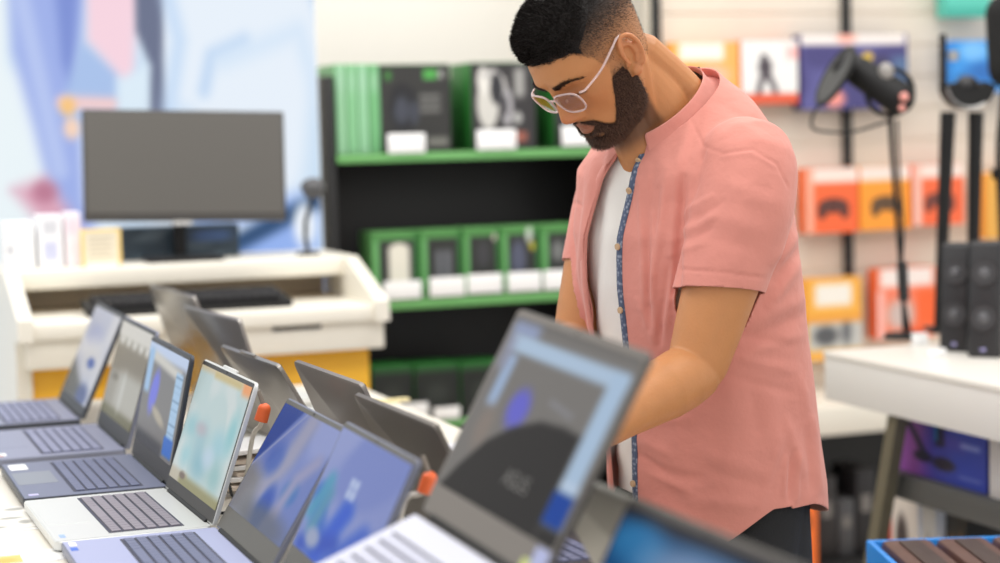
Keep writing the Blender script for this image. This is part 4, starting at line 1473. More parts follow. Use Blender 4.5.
# ---- torso profile tables: z, cf, df, db, w, tilt
TORSO = np.array([
    (.74, -.045, .150, .174, .184, 0),
    (.86, -.045, .150, .172, .184, 0),
    (.98, -.035, .148, .163, .180, 0),
    (1.10, -.015, .150, .154, .186, 0),
    (1.20, .005, .147, .154, .194, .02),
    (1.29, .022, .135, .158, .198, .08),
    (1.355, .035, .112, .156, .192, .2),
    (1.405, .045, .098, .142, .184, .36),
    (1.438, .048, .090, .120, .152, .55),
    (1.462, .050, .080, .094, .116, .75),
    (1.478, .052, .074, .080, .089, .92),
    (1.490, .054, .070, .069, .073, 1.0),
    (1.515, .060, .068, .066, .069, 1.05),
    (1.54, .068, .066, .064, .067, 1.1)])


def torso_params(z):
    return [np.interp(z, TORSO[:, 0], TORSO[:, k]) for k in range(1, 6)]


def torso_rings(zs, off=0.0, n=72, e=2.35):
    out = []
    for z in zs:
        cf, df, db, w, k = torso_params(z)
        r = []
        for i in range(n):
            t = 2 * PI * i / n
            c, s = math.cos(t), math.sin(t)
            xf = math.copysign(abs(c) ** (2 / e), c) * ((df if c > 0 else db) + off)
            xl = math.copysign(abs(s) ** (2 / e), s) * (w + off)
            r.append(bl2w(cf + xf, xl, z - k * xf))
        out.append(r)
    return out


def front_surf(l_, z, off=0.0, e=2.35):
    """point on the chest surface at lateral l and nominal height z"""
    cf, df, db, w, k = torso_params(z)
    q = min(abs(l_) / (w + off), .98)
    xf = (df + off) * (1 - q ** e) ** (1 / e)
    return bl2w(cf + xf, l_, z - k * xf)


def limb(mb, pts, rad, n=20, seg=20, flat=None):
    P = smooth_path(pts, n)
    R = [float(np.interp(i / n * (len(pts) - 1), range(len(pts)), rad)) for i in range(n + 1)]
    # rounded ends
    d0 = (P[0] - P[1]).normalized()
    d1 = (P[-1] - P[-2]).normalized()
    pre = [(P[0] + d0 * R[0] * .95, R[0] * .3), (P[0] + d0 * R[0] * .7, R[0] * .71)]
    post = [(P[-1] + d1 * R[-1] * .7, R[-1] * .71), (P[-1] + d1 * R[-1] * .95, R[-1] * .3)]
    allp = [p for p, _ in pre] + P + [p for p, _ in post]
    allr = [r for _, r in pre] + R + [r for _, r in post]
    mb.tube(allp, allr, seg, flat=flat)


def remesh(bm, voxel, smooth=2, fac=.5):
    bmesh.ops.recalc_face_normals(bm, faces=bm.faces[:])
    me = bpy.data.meshes.new('tmp')
    bm.to_mesh(me)
    bm.free()
    o = bpy.data.objects.new('tmp', me)
    COL.objects.link(o)
    md = o.modifiers.new('r', 'REMESH')
    md.mode = 'VOXEL'
    md.voxel_size = voxel
    if smooth:
        s = o.modifiers.new('s', 'SMOOTH')
        s.factor = fac
        s.iterations = smooth
    dg = bpy.context.evaluated_depsgraph_get()
    out = bpy.data.meshes.new_from_object(o.evaluated_get(dg))
    bpy.data.objects.remove(o)
    return out


def get_v(me):
    a = np.empty(len(me.vertices) * 3)
    me.vertices.foreach_get('co', a)
    return a.reshape(-1, 3)


def get_n(me):
    a = np.empty(len(me.vertices) * 3)
    me.vertices.foreach_get('normal', a)
    return a.reshape(-1, 3)


def set_v(me, V):
    me.vertices.foreach_set('co', V.ravel())
    me.update()


def clip_mesh(V, faces, field):
    """keep the part of the mesh where field > 0, cutting faces cleanly"""
    V = [tuple(v) for v in V]
    cut = {}
    out = []

    def edge(i, j):
        k = (i, j) if i < j else (j, i)
        if k not in cut:
            t = field[i] / (field[i] - field[j])
            a, b = V[i], V[j]
            V.append((a[0] + (b[0] - a[0]) * t, a[1] + (b[1] - a[1]) * t, a[2] + (b[2] - a[2]) * t))
            cut[k] = len(V) - 1
        return cut[k]
    for f in faces:
        s = [field[i] > 0 for i in f]
        if all(s):
            out.append(list(f))
        elif any(s):
            r = []
            n = len(f)
            for a in range(n):
                i, j = f[a], f[(a + 1) % n]
                if field[i] > 0:
                    r.append(i)
                if (field[i] > 0) != (field[j] > 0):
                    r.append(edge(i, j))
            if len(r) >= 3:
                out.append(r)
    used = sorted({i for f in out for i in f})
    mp = {o: k for k, o in enumerate(used)}
    return np.array([V[i] for i in used]), [[mp[i] for i in f] for f in out]


def mesh_from(name, V, faces):
    me = bpy.data.meshes.new(name)
    me.from_pydata([tuple(v) for v in V], [], faces)
    me.update()
    return me


def faces_of(me):
    return [list(p.vertices) for p in me.polygons]


def seg_d(X, Y, a, b):
    ax, ay = a
    vx, vy = b[0] - ax, b[1] - ay
    L = vx * vx + vy * vy + 1e-9
    h = np.clip(((X - ax) * vx + (Y - ay) * vy) / L, 0, 1)
    return np.hypot(X - ax - h * vx, Y - ay - h * vy), h


def ss(x, a, b):
    return sstep(np.asarray(x, float), a, b)


# arm joints
SHL, ELL, WRL = Vector((.396, 2.925, 1.385)), Vector((.295, 2.875, 1.082)), Vector((.128, 2.735, 1.009))
SHR, ELR, WRR = Vector((.212, 3.245, 1.375)), Vector((.130, 3.19, 1.09)), Vector((.030, 2.985, 1.023))


# ---------------------------------------------------------------- head
def head_grid(extra=None, nu=150, na=190):
    """head surface in head coordinates (fwd, lat, up)"""
    uu = np.array([.131, .128, .122, .112, .098, .08, .06, .04, .025, .01, -.005, -.02, -.035, -.05, -.062, -.073, -.083, -.092, -.099, -.103])
    ff = np.array([.008, .032, .051, .067, .080, .089, .096, .1005, .099, .093, .0905, .0895, .090, .0915, .0915, .0875, .0885, .0885, .082, .066])
    bb = np.array([-.02, -.048, -.066, -.082, -.093, -.100, -.102, -.100, -.097, -.092, -.087, -.080, -.070, -.058, -.045, -.030, -.010, .012, .032, .045])
    ww = np.array([.012, .030, .044, .057, .067, .073, .0755, .0755, .0745, .0735, .0735, .0725, .0695, .0660, .0620, .0570, .0500, .0400, .0280, .012])
    ef = np.array([2.0, 2.0, 2.05, 2.1, 2.2, 2.3, 2.4, 2.4, 2.35, 2.3, 2.2, 2.1, 2.05, 2.0, 2.0, 2.0, 2.0, 2.0, 2.0, 2.0])
    # sample denser in the face
    q = np.linspace(0, 1, nu)
    us = .131 - .234 * (q - .0)
    us = np.interp(q, [0, .25, .85, 1], [.131, .055, -.085, -.103])
    o = np.argsort(uu)
    f = np.interp(us, uu[o], ff[o])
    b = np.interp(us, uu[o], bb[o])
    w = np.interp(us, uu[o], ww[o])
    ex = np.interp(us, uu[o], ef[o])
    ker = np.ones(7) / 7
    sm = lambda a: np.convolve(np.pad(a, 3, mode='edge'), ker, 'valid')
    f, b, w, ex = sm(f), sm(b), sm(w), sm(ex)
    t = np.linspace(0, 2 * PI, na, endpoint=False)
    al = t - .5 * np.sin(t)
    U = np.repeat(us[:, None], na, 1)
    A = np.repeat(al[None], nu, 0)
    c0 = np.clip(-.005 + (-.02 - us) * .35, -.005, .03)[:, None]
    c0 = np.minimum(c0, ((f + b) / 2)[:, None] + .03)
    C, S = np.cos(A), np.sin(A)
    E = np.where(C > 0, ex[:, None], 2.1)
    FW = c0 + np.sign(C) * np.abs(C) ** (2 / E) * np.where(C > 0, f[:, None] - c0, c0 - b[:, None])
    LT = np.sign(S) * np.abs(S) ** (2 / E) * w[:, None]
    g = lambda x, s: np.exp(-(x / s) ** 2)
    front = ss(FW, .02, .06)
    aL = np.abs(LT)
    # cheekbones, temples, jaw hollows
    d = .004 * g(U + .012, .016) * g(aL - .052, .014) - .004 * g(U - .045, .02) * g(aL - .066, .012) - .004 * g(U + .05, .016) * g(aL - .046, .014)
    # eye sockets, lids, brows
    d += -.013 * g(U - .013, .0105) * g(aL - .032, .017)
    d += .0085 * g(U - .010, .0085) * g(aL - .032, .0125)
    d += -.0025 * g(U - .0225, .0022) * g(aL - .032, .013)
    d += -.002 * g(U - .0035, .0018) * g(aL - .033, .012)
    d += .0045 * g(U - .034, .007) * g(aL - .030, .02)
    d += -.003 * g(U - .03, .008) * g(LT, .008)
    # nose
    hn = np.interp(U, [-.0425, -.0395, -.036, -.031, -.0245, -.016, -.004, .008, .02, .031, .04], [0, .006, .0155, .0235, .0275, .0245, .0180, .0120, .0060, .0015, 0])
    sn = np.interp(U, [-.042, -.034, -.024, -.01, .02], [.0140, .0142, .0118, .0085, .0078])
    d += hn * np.exp(-np.abs(LT / sn) ** 2.3)
    d += .008 * g(U + .0305, .0062) * g(aL - .0150, .0058)
    d += -.0025 * g(U + .030, .004) * g(aL - .0235, .003)
    # mouth
    d += -.0018 * g(LT, .004) * g(U + .044, .004)
    d += .0050 * g(U + .0510, .0042) * g(LT, .019) + .0062 * g(U + .0625, .0050) * g(LT, .0165)
    d += -.0050 * g(U + .0565, .0020) * g(LT, .021)
    d += -.003 * g(U + .0565, .005) * g(aL - .0255, .005)
    d += -.0035 * g(U + .0735, .005) * g(LT, .018)
    d += .0035 * g(U + .088, .009) * g(LT, .017)
    FW = FW + d * front
    return FW, LT, U, us


def warp(X):
    X = X.copy()
    u = X[:, 2]
    lo = u < -.025
    X[:, 2] = np.where(lo, -.025 + (u + .025) * 1.07, u)
    return X


def unwarp(X):
    X = X.copy()
    u = X[:, 2]
    lo = u < -.025
    X[:, 2] = np.where(lo, -.025 + (u + .025) / 1.07, u)
    return X


def head_masks(X):
    """X: n x 3 head coordinates -> masks"""
    f, l, u = X[:, 0], X[:, 1], X[:, 2]
    al = np.abs(l)
    nz = np.array([mnoise.noise(Vector((a * 90, b * 90, c * 90))) for a, b, c in X]) if len(X) < 400000 else 0
    # scalp
    hair_line = np.interp(f, [-.11, -.06, -.035, -.012, .012, .022, .035, .046, .056, .066, .085], [-.052, -.046, -.022, .022, .024, .018, .018, .042, .058, .069, .073])
    scalp = ss(u + .0025 * nz, hair_line - .004, hair_line + .004)
    fade = ss(u, .018, .112)
    uth = .066 + .62 * np.clip(.055 - f, 0, .07)
    top = ss(u, uth - .012, uth + .014)
    top = np.maximum(top, ss(f, .045, .06) * ss(u, hair_line + .0, hair_line + .006)) * scalp
    # beard
    up_line = np.interp(f, [-.02, .0, .014, .024, .034, .044, .054, .064, .074, .084, .10, .12], [.0, .02, .03, .024, .004, -.022, -.0500, -.0690, -.0620, -.0455, -.0412, -.0405])
    beard = ss(up_line - u + .0016 * nz, -.0025, .0035)
    beard *= ss(f + .0012 * nz, np.where(u > -.03, .004, -.008 - (u + .03) * .0), np.where(u > -.03, .012, .004))
    beard *= ss(u, -.14, -.112)
    beard *= 1 - .7 * ss(u, -.022, .012)
    lips = 1 - ss(np.hypot(l / .0225, (u + .0565) / .0105), .82, 1.08)
    soul = 1 - ss(np.hypot(l / .006, (u + .074) / .006), .8, 1.2)
    bare = 1 - ss(np.hypot((al - .0175) / .009, (u + .074) / .006), .7, 1.2)
    phil = 1 - ss(np.hypot(l / .0022, (u + .043) / .004), .7, 1.3)
    beard *= (1 - lips * ss(f, .07, .08)) * (1 - .55 * bare * ss(f, .07, .08)) * (1 - .4 * phil * ss(f, .07, .08))
    # brows
    bu = .0285 + .0065 * ss(al, .010, .034) - .010 * ss(al, .040, .060)
    bw = np.interp(al, [.008, .014, .035, .056], [.0036, .0044, .0036, .0016])
    brow = (1 - ss(np.abs(u - bu) / bw, .6, 1.25)) * ss(al, .008, .012) * (1 - ss(al, .052, .058)) * ss(f, .03, .05)
    lash = np.exp(-((u - (.0036 - .0015 * (al - .032) / .014)) / .0018) ** 2) * ss(al, .018, .022) * (1 - ss(al, .044, .048)) * ss(f, .05, .06)
    lips = lips * ss(f, .07, .08)
    nost = np.exp(-(((al - .0075) / .0042) ** 2 + ((u + .0385) / .0022) ** 2)) * ss(f, .09, .1)
    return dict(scalp=scalp, fade=fade, top=top, beard=beard, brow=brow, lash=lash, lips=lips, nost=nost, nz=nz)


SKIN = np.array(lin((194, 133, 84)))
SKIN2 = np.array(lin((182, 112, 68)))
HAIRC = np.array(lin((30, 24, 22)))
BEARDC = np.array(lin((66, 44, 33)))


def hand(mb, wrist, fwd, palm_n, thumb_side, splay=1.0):
    """relaxed, slightly curled hand: fwd = direction from wrist to knuckles, palm_n = out of the palm (down)"""
    fwd = Vector(fwd).normalized()
    n = Vector(palm_n)
    n = (n - fwd * n.dot(fwd)).normalized()
    side = fwd.cross(n).normalized() * thumb_side
    w = Vector(wrist)
    K = []
    for k, (s, ln) in enumerate(((.030, .090), (.010, .094), (-.010, .089), (-.028, .080))):
        kn = w + fwd * ln + side * s
        K.append(kn)
        limb(mb, [w + side * s * .55 + fwd * .005, w + fwd * ln * .5 + side * s * .85 - n * .003, kn], [.018, .0165, .0125], 10, 12)
    L = ((.040, .025, .020), (.045, .028, .021), (.042, .026, .020), (.032, .020, .018))
    curl = ((.35, .5, .35), (.45, .55, .4), (.5, .6, .4), (.55, .6, .45))
    for k in range(4):
        p = K[k]
        a = 0.0
        sp = (.10, .02, -.05, -.14)[k] * splay
        pts = [p - fwd * .01, p]
        for j in range(3):
            a += curl[k][j]
            d = (fwd * math.cos(a) + n * math.sin(a) + side * sp).normalized()
            p = p + d * L[k][j]
            pts.append(p)
        limb(mb, pts, [.0105, .0103, .0092, .0082, .0066], 14, 12)
    t0 = w + fwd * .022 + side * .026 + n * .004
    t1 = w + fwd * .055 + side * .050 + n * .014
    t2 = t1 + (fwd * .8 + side * .25 + n * .45).normalized() * .034
    t3 = t2 + (fwd * .9 - side * .1 + n * .45).normalized() * .026
    limb(mb, [w + fwd * .005 + side * .012, t0, t1, t2, t3], [.015, .0155, .0125, .0098, .0072], 16, 12)


def build_man():
    root = thing('person', 'bearded man in pink open shirt, white t-shirt and clear glasses bending over the laptops', 'person', (MP.x, MP.y, 0))
    rel = np.array([MP.x, MP.y, 0.0])

    def place(name, V, faces, m, parent=root, smooth=True, angle=180):
        me = mesh_from(name, V - rel, faces)
        return link_mesh(name, me, m, parent, smooth, angle)

    # ---------- skin: head + neck + arms + hands + trunk, one continuous surface
    mb = MB()
    FW, LT, U, us = head_grid()
    nu, na = FW.shape
    HP = np.stack([FW, LT, U], -1).reshape(-1, 3)
    HW = np.array(HC) + warp(HP) @ HM
    vs = [mb.bm.verts.new(p) for p in HW]
    hf = []
    for i in range(nu - 1):
        for k in range(na):
            hf.append((i * na + k, i * na + (k + 1) % na, (i + 1) * na + (k + 1) % na, (i + 1) * na + k))
    for q in hf:
        mb.bm.faces.new([vs[i] for i in q])
    mb.bm.faces.new([vs[k] for k in range(na)])
    mb.bm.faces.new([vs[(nu - 1) * na + k] for k in range(na)][::-1])
    # neck
    nb = bl2w(.03, 0, 1.43)
    limb(mb, [bl2w(.056, 0, 1.42), bl2w(.064, 0, 1.475), h2w(-.034, 0, -.070), h2w(-.022, 0, -.02)], [.060, .060, .058, .056], 18, 28)
    limb(mb, [bl2w(.085, .0, 1.40), h2w(.01, 0, -.10), h2w(.02, 0, -.075)], [.045, .042, .034], 12, 20)   # throat
    for sg in (1, -1):     # neck muscle from behind the ear to the collar bone, trapezius
        limb(mb, [h2w(-.028, .050 * sg, -.03), bl2w(.09, .022 * sg, 1.42)], [.018, .016], 10, 14)
        limb(mb, [h2w(-.060, .025 * sg, -.035), bl2w(.025, .035 * sg, 1.50), bl2w(.02, .10 * sg, 1.42)], [.032, .030, .025], 12, 18)
    # trunk
    zs = [.80, .9, 1.0, 1.1, 1.2, 1.28, 1.34, 1.39, 1.42, 1.445, 1.462, 1.475]
    mb.loft(torso_rings(zs, -.034))
    # arms
    for S, E_, W in ((SHL, ELL, WRL), (SHR, ELR, WRR)):
        mid = S * .45 + E_ * .55
        limb(mb, [S, S * .7 + E_ * .3, mid, S * .12 + E_ * .88, E_], [.062, .062, .0585, .0490, .0445], 30, 44)
        fm = E_ * .68 + W * .32
        limb(mb, [E_, E_ * .85 + W * .15, fm, E_ * .3 + W * .7, W], [.0445, .0480, .0470, .0345, .0275], 30, 44)
        limb(mb, [E_ * .9 + S * .1 + Vector((.012, .0, -.004)), E_ + (E_ - W).normalized() * .012 + Vector((.004, 0, .0))], [.034, .032], 6, 16)
    kb = (-.93, -.37, 0)
    hand(mb, WRL, (-.86, -.36, -.40), (-.35, -.1, -1), -1)
    hand(mb, WRR, (-.70, -.40, -.46), (-.35, -.1, -1), 1)
    # ears
    for sg in (1, -1):
        def E3(f, u, o):
            # ear plane, turned out from the skull
            return h2w(-.006 + f * .95 - .0, sg * (.0735 + o + max(0, -f) * .34), .002 + u - f * .14)
        rim = []
        for t in np.linspace(math.radians(-28), math.radians(262), 30):
            rim.append(E3(-.004 + .0165 * math.cos(t), .006 + .0265 * math.sin(t) * (1 if math.sin(t) > 0 else 1.12), .007))
        mb.tube(rim, [.0034] * 4 + [.0042] * 22 + [.0048] * 4, 10)
        ant = [E3(-.001 + .0095 * math.cos(t), .003 + .0165 * math.sin(t), .006) for t in np.linspace(math.radians(70), math.radians(265), 18)]
        mb.tube(ant, .0032, 8)
        mb.sphere(E3(.004, -.0255, .004), .0088, (1, .8, 1.1))
        mb.sphere(E3(.0125, -.006, .004), .0055, (.8, .8, 1.3))
        ring = [E3(-.003 + .0150 * math.cos(t), .003 + .025 * math.sin(t), .002) for t in np.linspace(0, 2 * PI, 24, endpoint=False)]
        ring2 = [E3(-.000 + .0150 * math.cos(t), .003 + .025 * math.sin(t), -.008) for t in np.linspace(0, 2 * PI, 24, endpoint=False)]
        mb.loft([ring2, ring])
    me = remesh(mb.bm, .0024, 2, .5)
    V = get_v(me)
    X = unwarp((V - np.array(HC)) @ HM.T)
    near = (np.linalg.norm(X - np.array([0, 0, .0]), axis=1) < .19)
    col = np.repeat(SKIN[None], len(V), 0)
    Xn = X[near]
    mk = head_masks(Xn)
    c = col[near].copy()
    mixc = lambda c, m, k: c * (1 - m[:, None]) + np.array(k)[None] * m[:, None]
    f_, l_, u_ = Xn.T
    al_ = np.abs(l_)
    c = mixc(c, .45 * np.exp(-(((u_ + .02) / .03) ** 2 + ((al_ - .04) / .03) ** 2)) * ss(f_, .03, .06), SKIN2)
    c = mixc(c, .5 * np.exp(-(((u_ + .026) / .012) ** 2 + (l_ / .016) ** 2)) * ss(f_, .09, .1), lin((190, 112, 78)))
    c = mixc(c, .35 * np.exp(-(((u_ - .01) / .012) ** 2 + ((al_ - .032) / .018) ** 2)) * ss(f_, .04, .07), lin((150, 92, 66)))
    earm = ss(al_, .076, .082) * (1 - ss(np.abs(u_), .035, .045)) * (1 - ss(f_, .02, .03))
    c = mixc(c, .35 * earm, lin((190, 116, 84)))
    sc = mk['scalp'] * (1 - earm)
    c = mixc(c, sc * np.clip(.30 * ss(u_, -.05, .02) + .75 * mk['fade'], 0, 1), HAIRC * 1.1)
    bd = mk['beard'] * (1 - earm)
    c = mixc(c, bd * .78, BEARDC)
    c = mixc(c, mk['lips'] * .8, lin((140, 84, 68)))
    c = mixc(c, mk['brow'] * .7, HAIRC)
    c = mixc(c, mk['lash'] * .85, HAIRC)
    c = mixc(c, mk['nost'] * .7, lin((70, 36, 26)))
    col[near] = c
    # hairy, slightly darker forearms
    a = me.color_attributes.new('col', 'FLOAT_COLOR', 'POINT')
    a.data.foreach_set('color', np.hstack([col, np.ones((len(col), 1))]).astype(np.float32).ravel())
    set_v(me, V - rel)
    skin = attr_mat('skin', rough=.46, spec=.42, sss=.12, bump=(260, .12), noise=(45, .06))
    body = link_mesh('body', me, skin, root, True, 180)

    # ---------- hair: cap that follows the skull, then short strands
    mkh = head_masks(HP)
    g = lambda x, s: np.exp(-(x / s) ** 2)
    thick = .001 + .003 * mkh['fade'] * mkh['scalp']
    nz2 = np.array([mnoise.noise(Vector((p[0] * 55, p[1] * 55, p[2] * 40))) for p in HP])
    nz3 = np.array([mnoise.noise(Vector((p[0] * 140 + 5, p[1] * 170, p[2] * 120))) for p in HP])
    topm = mkh['top']
    lift = topm * (.0065 + .004 * ss(HP[:, 0], -.04, .07)) * (1 + .25 * nz2 + .15 * nz3) * (.25 + .75 * ss(HP[:, 2], .074, .105))
    me_h = mesh_from('t', HP, hf)
    NH = get_n(me_h)
    bpy.data.meshes.remove(me_h)
    if (NH * HP).sum() < 0:
        NH = -NH
    C2 = HP + NH * (thick + lift)[:, None]
    C2[:, 0] += 0 * topm
    fld = mkh['top'] - .5
    hv, hfc = clip_mesh(np.array(HC) + warp(C2) @ HM, hf + [tuple(range(na))], fld)
    hairm = mat('near black hair', (26, 21, 20), .5, spec=.35, noise=(220, .35), bump=(320, .6))
    hair = place('hair', hv, hfc, hairm)

    def strands(name, n, maskf, length, dirf, width, m, seed, base_off=None):
        r = np.random.default_rng(seed)
        VV, FF = [], []
        w = maskf
        quad = np.array(hf)
        fm = w[quad].mean(1)
        A = HP[quad]
        area = np.linalg.norm(np.cross(A[:, 2] - A[:, 0], A[:, 3] - A[:, 1]), axis=1)
        pr = fm * area
        pr = pr / pr.sum()
        idx = r.choice(len(quad), n, p=pr)
        ab = r.random((n, 2))
        off = thick + lift if base_off is None else base_off
        src = HP + NH * off[:, None]
        for k in range(n):
            q = quad[idx[k]]
            a_, b_ = ab[k]
            wts = ((1 - a_) * (1 - b_), a_ * (1 - b_), a_ * b_, (1 - a_) * b_)
            p = sum(src[q[i]] * wts[i] for i in range(4))
            nn = sum(NH[q[i]] * wts[i] for i in range(4))
            nn = nn / (np.linalg.norm(nn) + 1e-9)
            L = length(p, nn, r)
            d = dirf(p, nn, r)
            d = d / (np.linalg.norm(d) + 1e-9)
            sd = np.cross(d, nn + r.normal(0, .4, 3))
            sd = sd / (np.linalg.norm(sd) + 1e-9) * width
            p0 = p - nn * .0015
            p1 = p + d * L * .55 + nn * .0003
            d2 = d + r.normal(0, .18, 3) - nn * .25
            p2 = p1 + d2 / np.linalg.norm(d2) * L * .45
            b0 = len(VV)
            VV += [p0 - sd, p0 + sd, p1 + sd * .8, p1 - sd * .8, p2]
            FF += [(b0, b0 + 1, b0 + 2, b0 + 3), (b0 + 3, b0 + 2, b0 + 4)]
        W = np.array(HC) + warp(np.array(VV)) @ HM
        return W, FF
    W, FF = strands('h', 13000, mkh['top'], lambda p, n, r: r.uniform(.006, .011) * (.6 + .4 * ss(p[2], .06, .1)),
                    lambda p, n, r: np.array([.5, 0, .45]) + n * .45 + r.normal(0, .25, 3), .0004, hairm, 3)
    place('hair_strands', W, FF, mat('dark hair strand', (30, 25, 23), .5, spec=.25), hair, smooth=False)
    side = mkh['scalp'] * (1 - mkh['top']) * (.12 + .88 * mkh['fade'])
    W, FF = strands('s', 17000, side, lambda p, n, r: r.uniform(.0015, .003) + .003 * float(ss(p[2], .03, .08)),
                    lambda p, n, r: np.array([-.3, 0, -.55]) + n * .55 + r.normal(0, .2, 3), .0002, hairm, 4, base_off=.0 * thick)
    place('side_strands', W, FF, mat('short side hair', (44, 33, 28), .5), hair, smooth=False)
    # ---------- beard
    bm_ = mkh['beard'] * (HP[:, 0] > -.01)
    bof = (.0012 + .0034 * ss(HP[:, 2], -.03, -.075)) * bm_ * (1 + .3 * nz3)
    B2 = HP + NH * bof[:, None]
    bv, bfc = clip_mesh(np.array(HC) + warp(B2) @ HM, hf, bm_ * (HP[:, 2] < .02) - .62)
    beard = place('beard', bv, bfc, mat('dark brown beard', (52, 35, 27), .6, spec=.2, noise=(260, .4), bump=(420, .7)))
    W, FF = strands('b', 13000, bm_ ** 1.5, lambda p, n, r: r.uniform(.003, .006) * (.6 + .7 * float(ss(-p[2], .03, .08))),
                    lambda p, n, r: np.array([.15, 0, -.75]) + n * .5 + r.normal(0, .25, 3), .00026, hairm, 5, base_off=bof * .8)
    place('beard_strands', W, FF, mat('brown beard hair', (92, 62, 44), .5), beard, smooth=False)
    W, FF = strands('w', 1000, mkh['brow'], lambda p, n, r: r.uniform(.004, .007),
                    lambda p, n, r: np.array([-.1, .8 * np.sign(p[1]), .25]) + n * .3 + r.normal(0, .18, 3), .00032, hairm, 6, base_off=.0 * thick)
    place('eyebrow', W, FF, mat('dark brow hair', (32, 24, 21), .5), smooth=False)

    # ---------- glasses
    gl = place_glasses(root)

    # ---------- t-shirt
    mb = MB()
    mb.loft(torso_rings(list(np.arange(.80, 1.30, .04)) + [1.30, 1.34, 1.38, 1.41, 1.435, 1.455, 1.47, 1.482, 1.495], -.016))
    me = remesh(mb.bm, .006, 3)
    V = get_v(me)
    N = get_n(me)
    d = V - nMP
    tf, tl = d @ nBF, d @ nBL
    px, py = proj_np(V)
    fold = np.zeros(len(V))
    for (a, b, w, am) in (((612, 190), (600, 330), 6, .003), ((600, 210), (592, 330), 4, -.003), ((622, 200), (622, 300), 5, -.002), ((628, 440), (600, 480), 7, .003),
                          ((612, 445), (625, 490), 5, -.003), ((606, 340), (600, 440), 6, .003)):
        ds, h = seg_d(px, py, a, b)
        fold += am * np.exp(-(ds / w) ** 2)
    V = V + N * (fold * (tf > .03))[:, None]
    zc = 1.464 - .85 * (tf - .055)
    tv, tfc = clip_mesh(V, faces_of(me), np.minimum(zc - .03 * (1 - ss(tf, -.02, .08)) - V[:, 2], V[:, 2] - .852))
    tee = place('t_shirt', tv, tfc, mat('white jersey', (240, 236, 230), .8, bump=(500, .12), noise=(8, .02)))
    sd = tee.modifiers.new('s', 'SOLIDIFY')
    sd.thickness = .002
    # neck ribbing
    pts = []
    for t in np.linspace(0, 2 * PI, 60, endpoint=False):
        cf, df, db, w, k = torso_params(1.478)
        xf = math.cos(t) * ((df if math.cos(t) > 0 else db) - .015)
        pts.append(bl2w(cf + xf, math.sin(t) * (w - .015), 1.463 - .85 * (cf + xf - .055) - .03 * (1 - float(ss(cf + xf, -.02, .08)))) - Vector(rel))
    MB().tube(pts, .0055, 8, closed=True).build('neck_rib', mat('white rib', (236, 232, 226), .85), tee)

    # ---------- shirt
    shirt(root, place, rel)
    # ---------- trousers + shoes
    trousers(root, place)
    return root


def place_glasses(root):
    rel = Vector((MP.x, MP.y, 0))
    W = lambda f, l, u: h2w(f, l, u) - rel
    fm = mat('clear pinkish acetate', (246, 222, 218), .15, trans=.6, spec=.6, coat=.3)
    glass = bpy.data.materials.new('spectacle lens')
    glass.use_nodes = True
    nt = glass.node_tree
    nt.nodes.remove(nt.nodes['Principled BSDF'])
    tr = nt.nodes.new('ShaderNodeBsdfTransparent')
    gs = nt.nodes.new('ShaderNodeBsdfGlossy')
    gs.inputs['Roughness'].default_value = .03
    mx = nt.nodes.new('ShaderNodeMixShader')
    fr = nt.nodes.new('ShaderNodeFresnel')
    fr.inputs['IOR'].default_value = 1.6
    tr.inputs['Color'].default_value = (.93, .95, .94, 1)
    nt.links.new(fr.outputs['Fac'], mx.inputs['Fac'])
    nt.links.new(tr.outputs['BSDF'], mx.inputs[1])
    nt.links.new(gs.outputs['BSDF'], mx.inputs[2])
    nt.links.new(mx.outputs['Shader'], nt.nodes['Material Output'].inputs['Surface'])
    g = empty('eyeglasses', (0, 0, 0))
    g.parent = root
    GU, GF = .004, .106
    gw, gh = .0262, .0190

    def lens_pt(sg, t, k=1.0):
        c, s = math.cos(t), math.sin(t)
        e = 3.2
        x = math.copysign(abs(c) ** (2 / e), c) * gw * k
        y = math.copysign(abs(s) ** (2 / e), s) * gh * k
        y *= 1.0 + (.06 if y < 0 else 0)
        x *= 1 - .07 * (y < 0) * abs(y) / gh
        lat = sg * (.0335 + x)
        # gentle wrap and pantoscopic tilt
        return W(GF - .14 * (abs(lat) - .0) ** 2 / .06 - .0 + .16 * y, lat, GU + y)
    for sg in (1, -1):
        ring = [lens_pt(sg, t) for t in np.linspace(0, 2 * PI, 48, endpoint=False)]
        f = MB().tube(ring, .0018, 8, closed=True).build('rim', fm, g)
        ring = [lens_pt(sg, t, .97) for t in np.linspace(0, 2 * PI, 48, endpoint=False)]
        b = MB()
        vs = [b.bm.verts.new(p) for p in ring]
        b.bm.faces.new(vs)
        b.build('lens', glass, g, smooth=False)
        h0 = W(GF - .012, sg * .0600, GU + .012)
        h1 = W(GF - .020, sg * .0705, GU + .0125)
        b = MB().tube(smooth_path([h0, W(GF - .013, sg * .0665, GU + .0128), h1, W(.05, sg * .0775, .022), W(.015, sg * .0800, .033), W(-.006, sg * .0800, .0385), W(-.022, sg * .0755, .030)], 40), .0013, 8, flat=1.5)
        b.build('temple_arm', fm, g)
        MB().sphere(W(GF - .012, sg * .0125, GU - .004), .0022, (1, .6, 1.5)).build('nose_pad', mat('skin toned clear pad', (196, 140, 100), .3), g)
    MB().tube(smooth_path([W(GF + .0003, .0085, GU + .007), W(GF + .003, 0, GU + .0095), W(GF + .0003, -.0085, GU + .007)], 12), .0018, 8).build('bridge', fm, g)
    return g


GAPZ = [.78, .86, .95, 1.05, 1.15, 1.25, 1.33, 1.40, 1.46, 1.50]
GAPN = [-.024, -.022, -.014, -.006, .002, .008, .018, .030, .034, .034]
GAPF = [-.098, -.102, -.108, -.110, -.106, -.093, -.074, -.054, -.035, -.026]


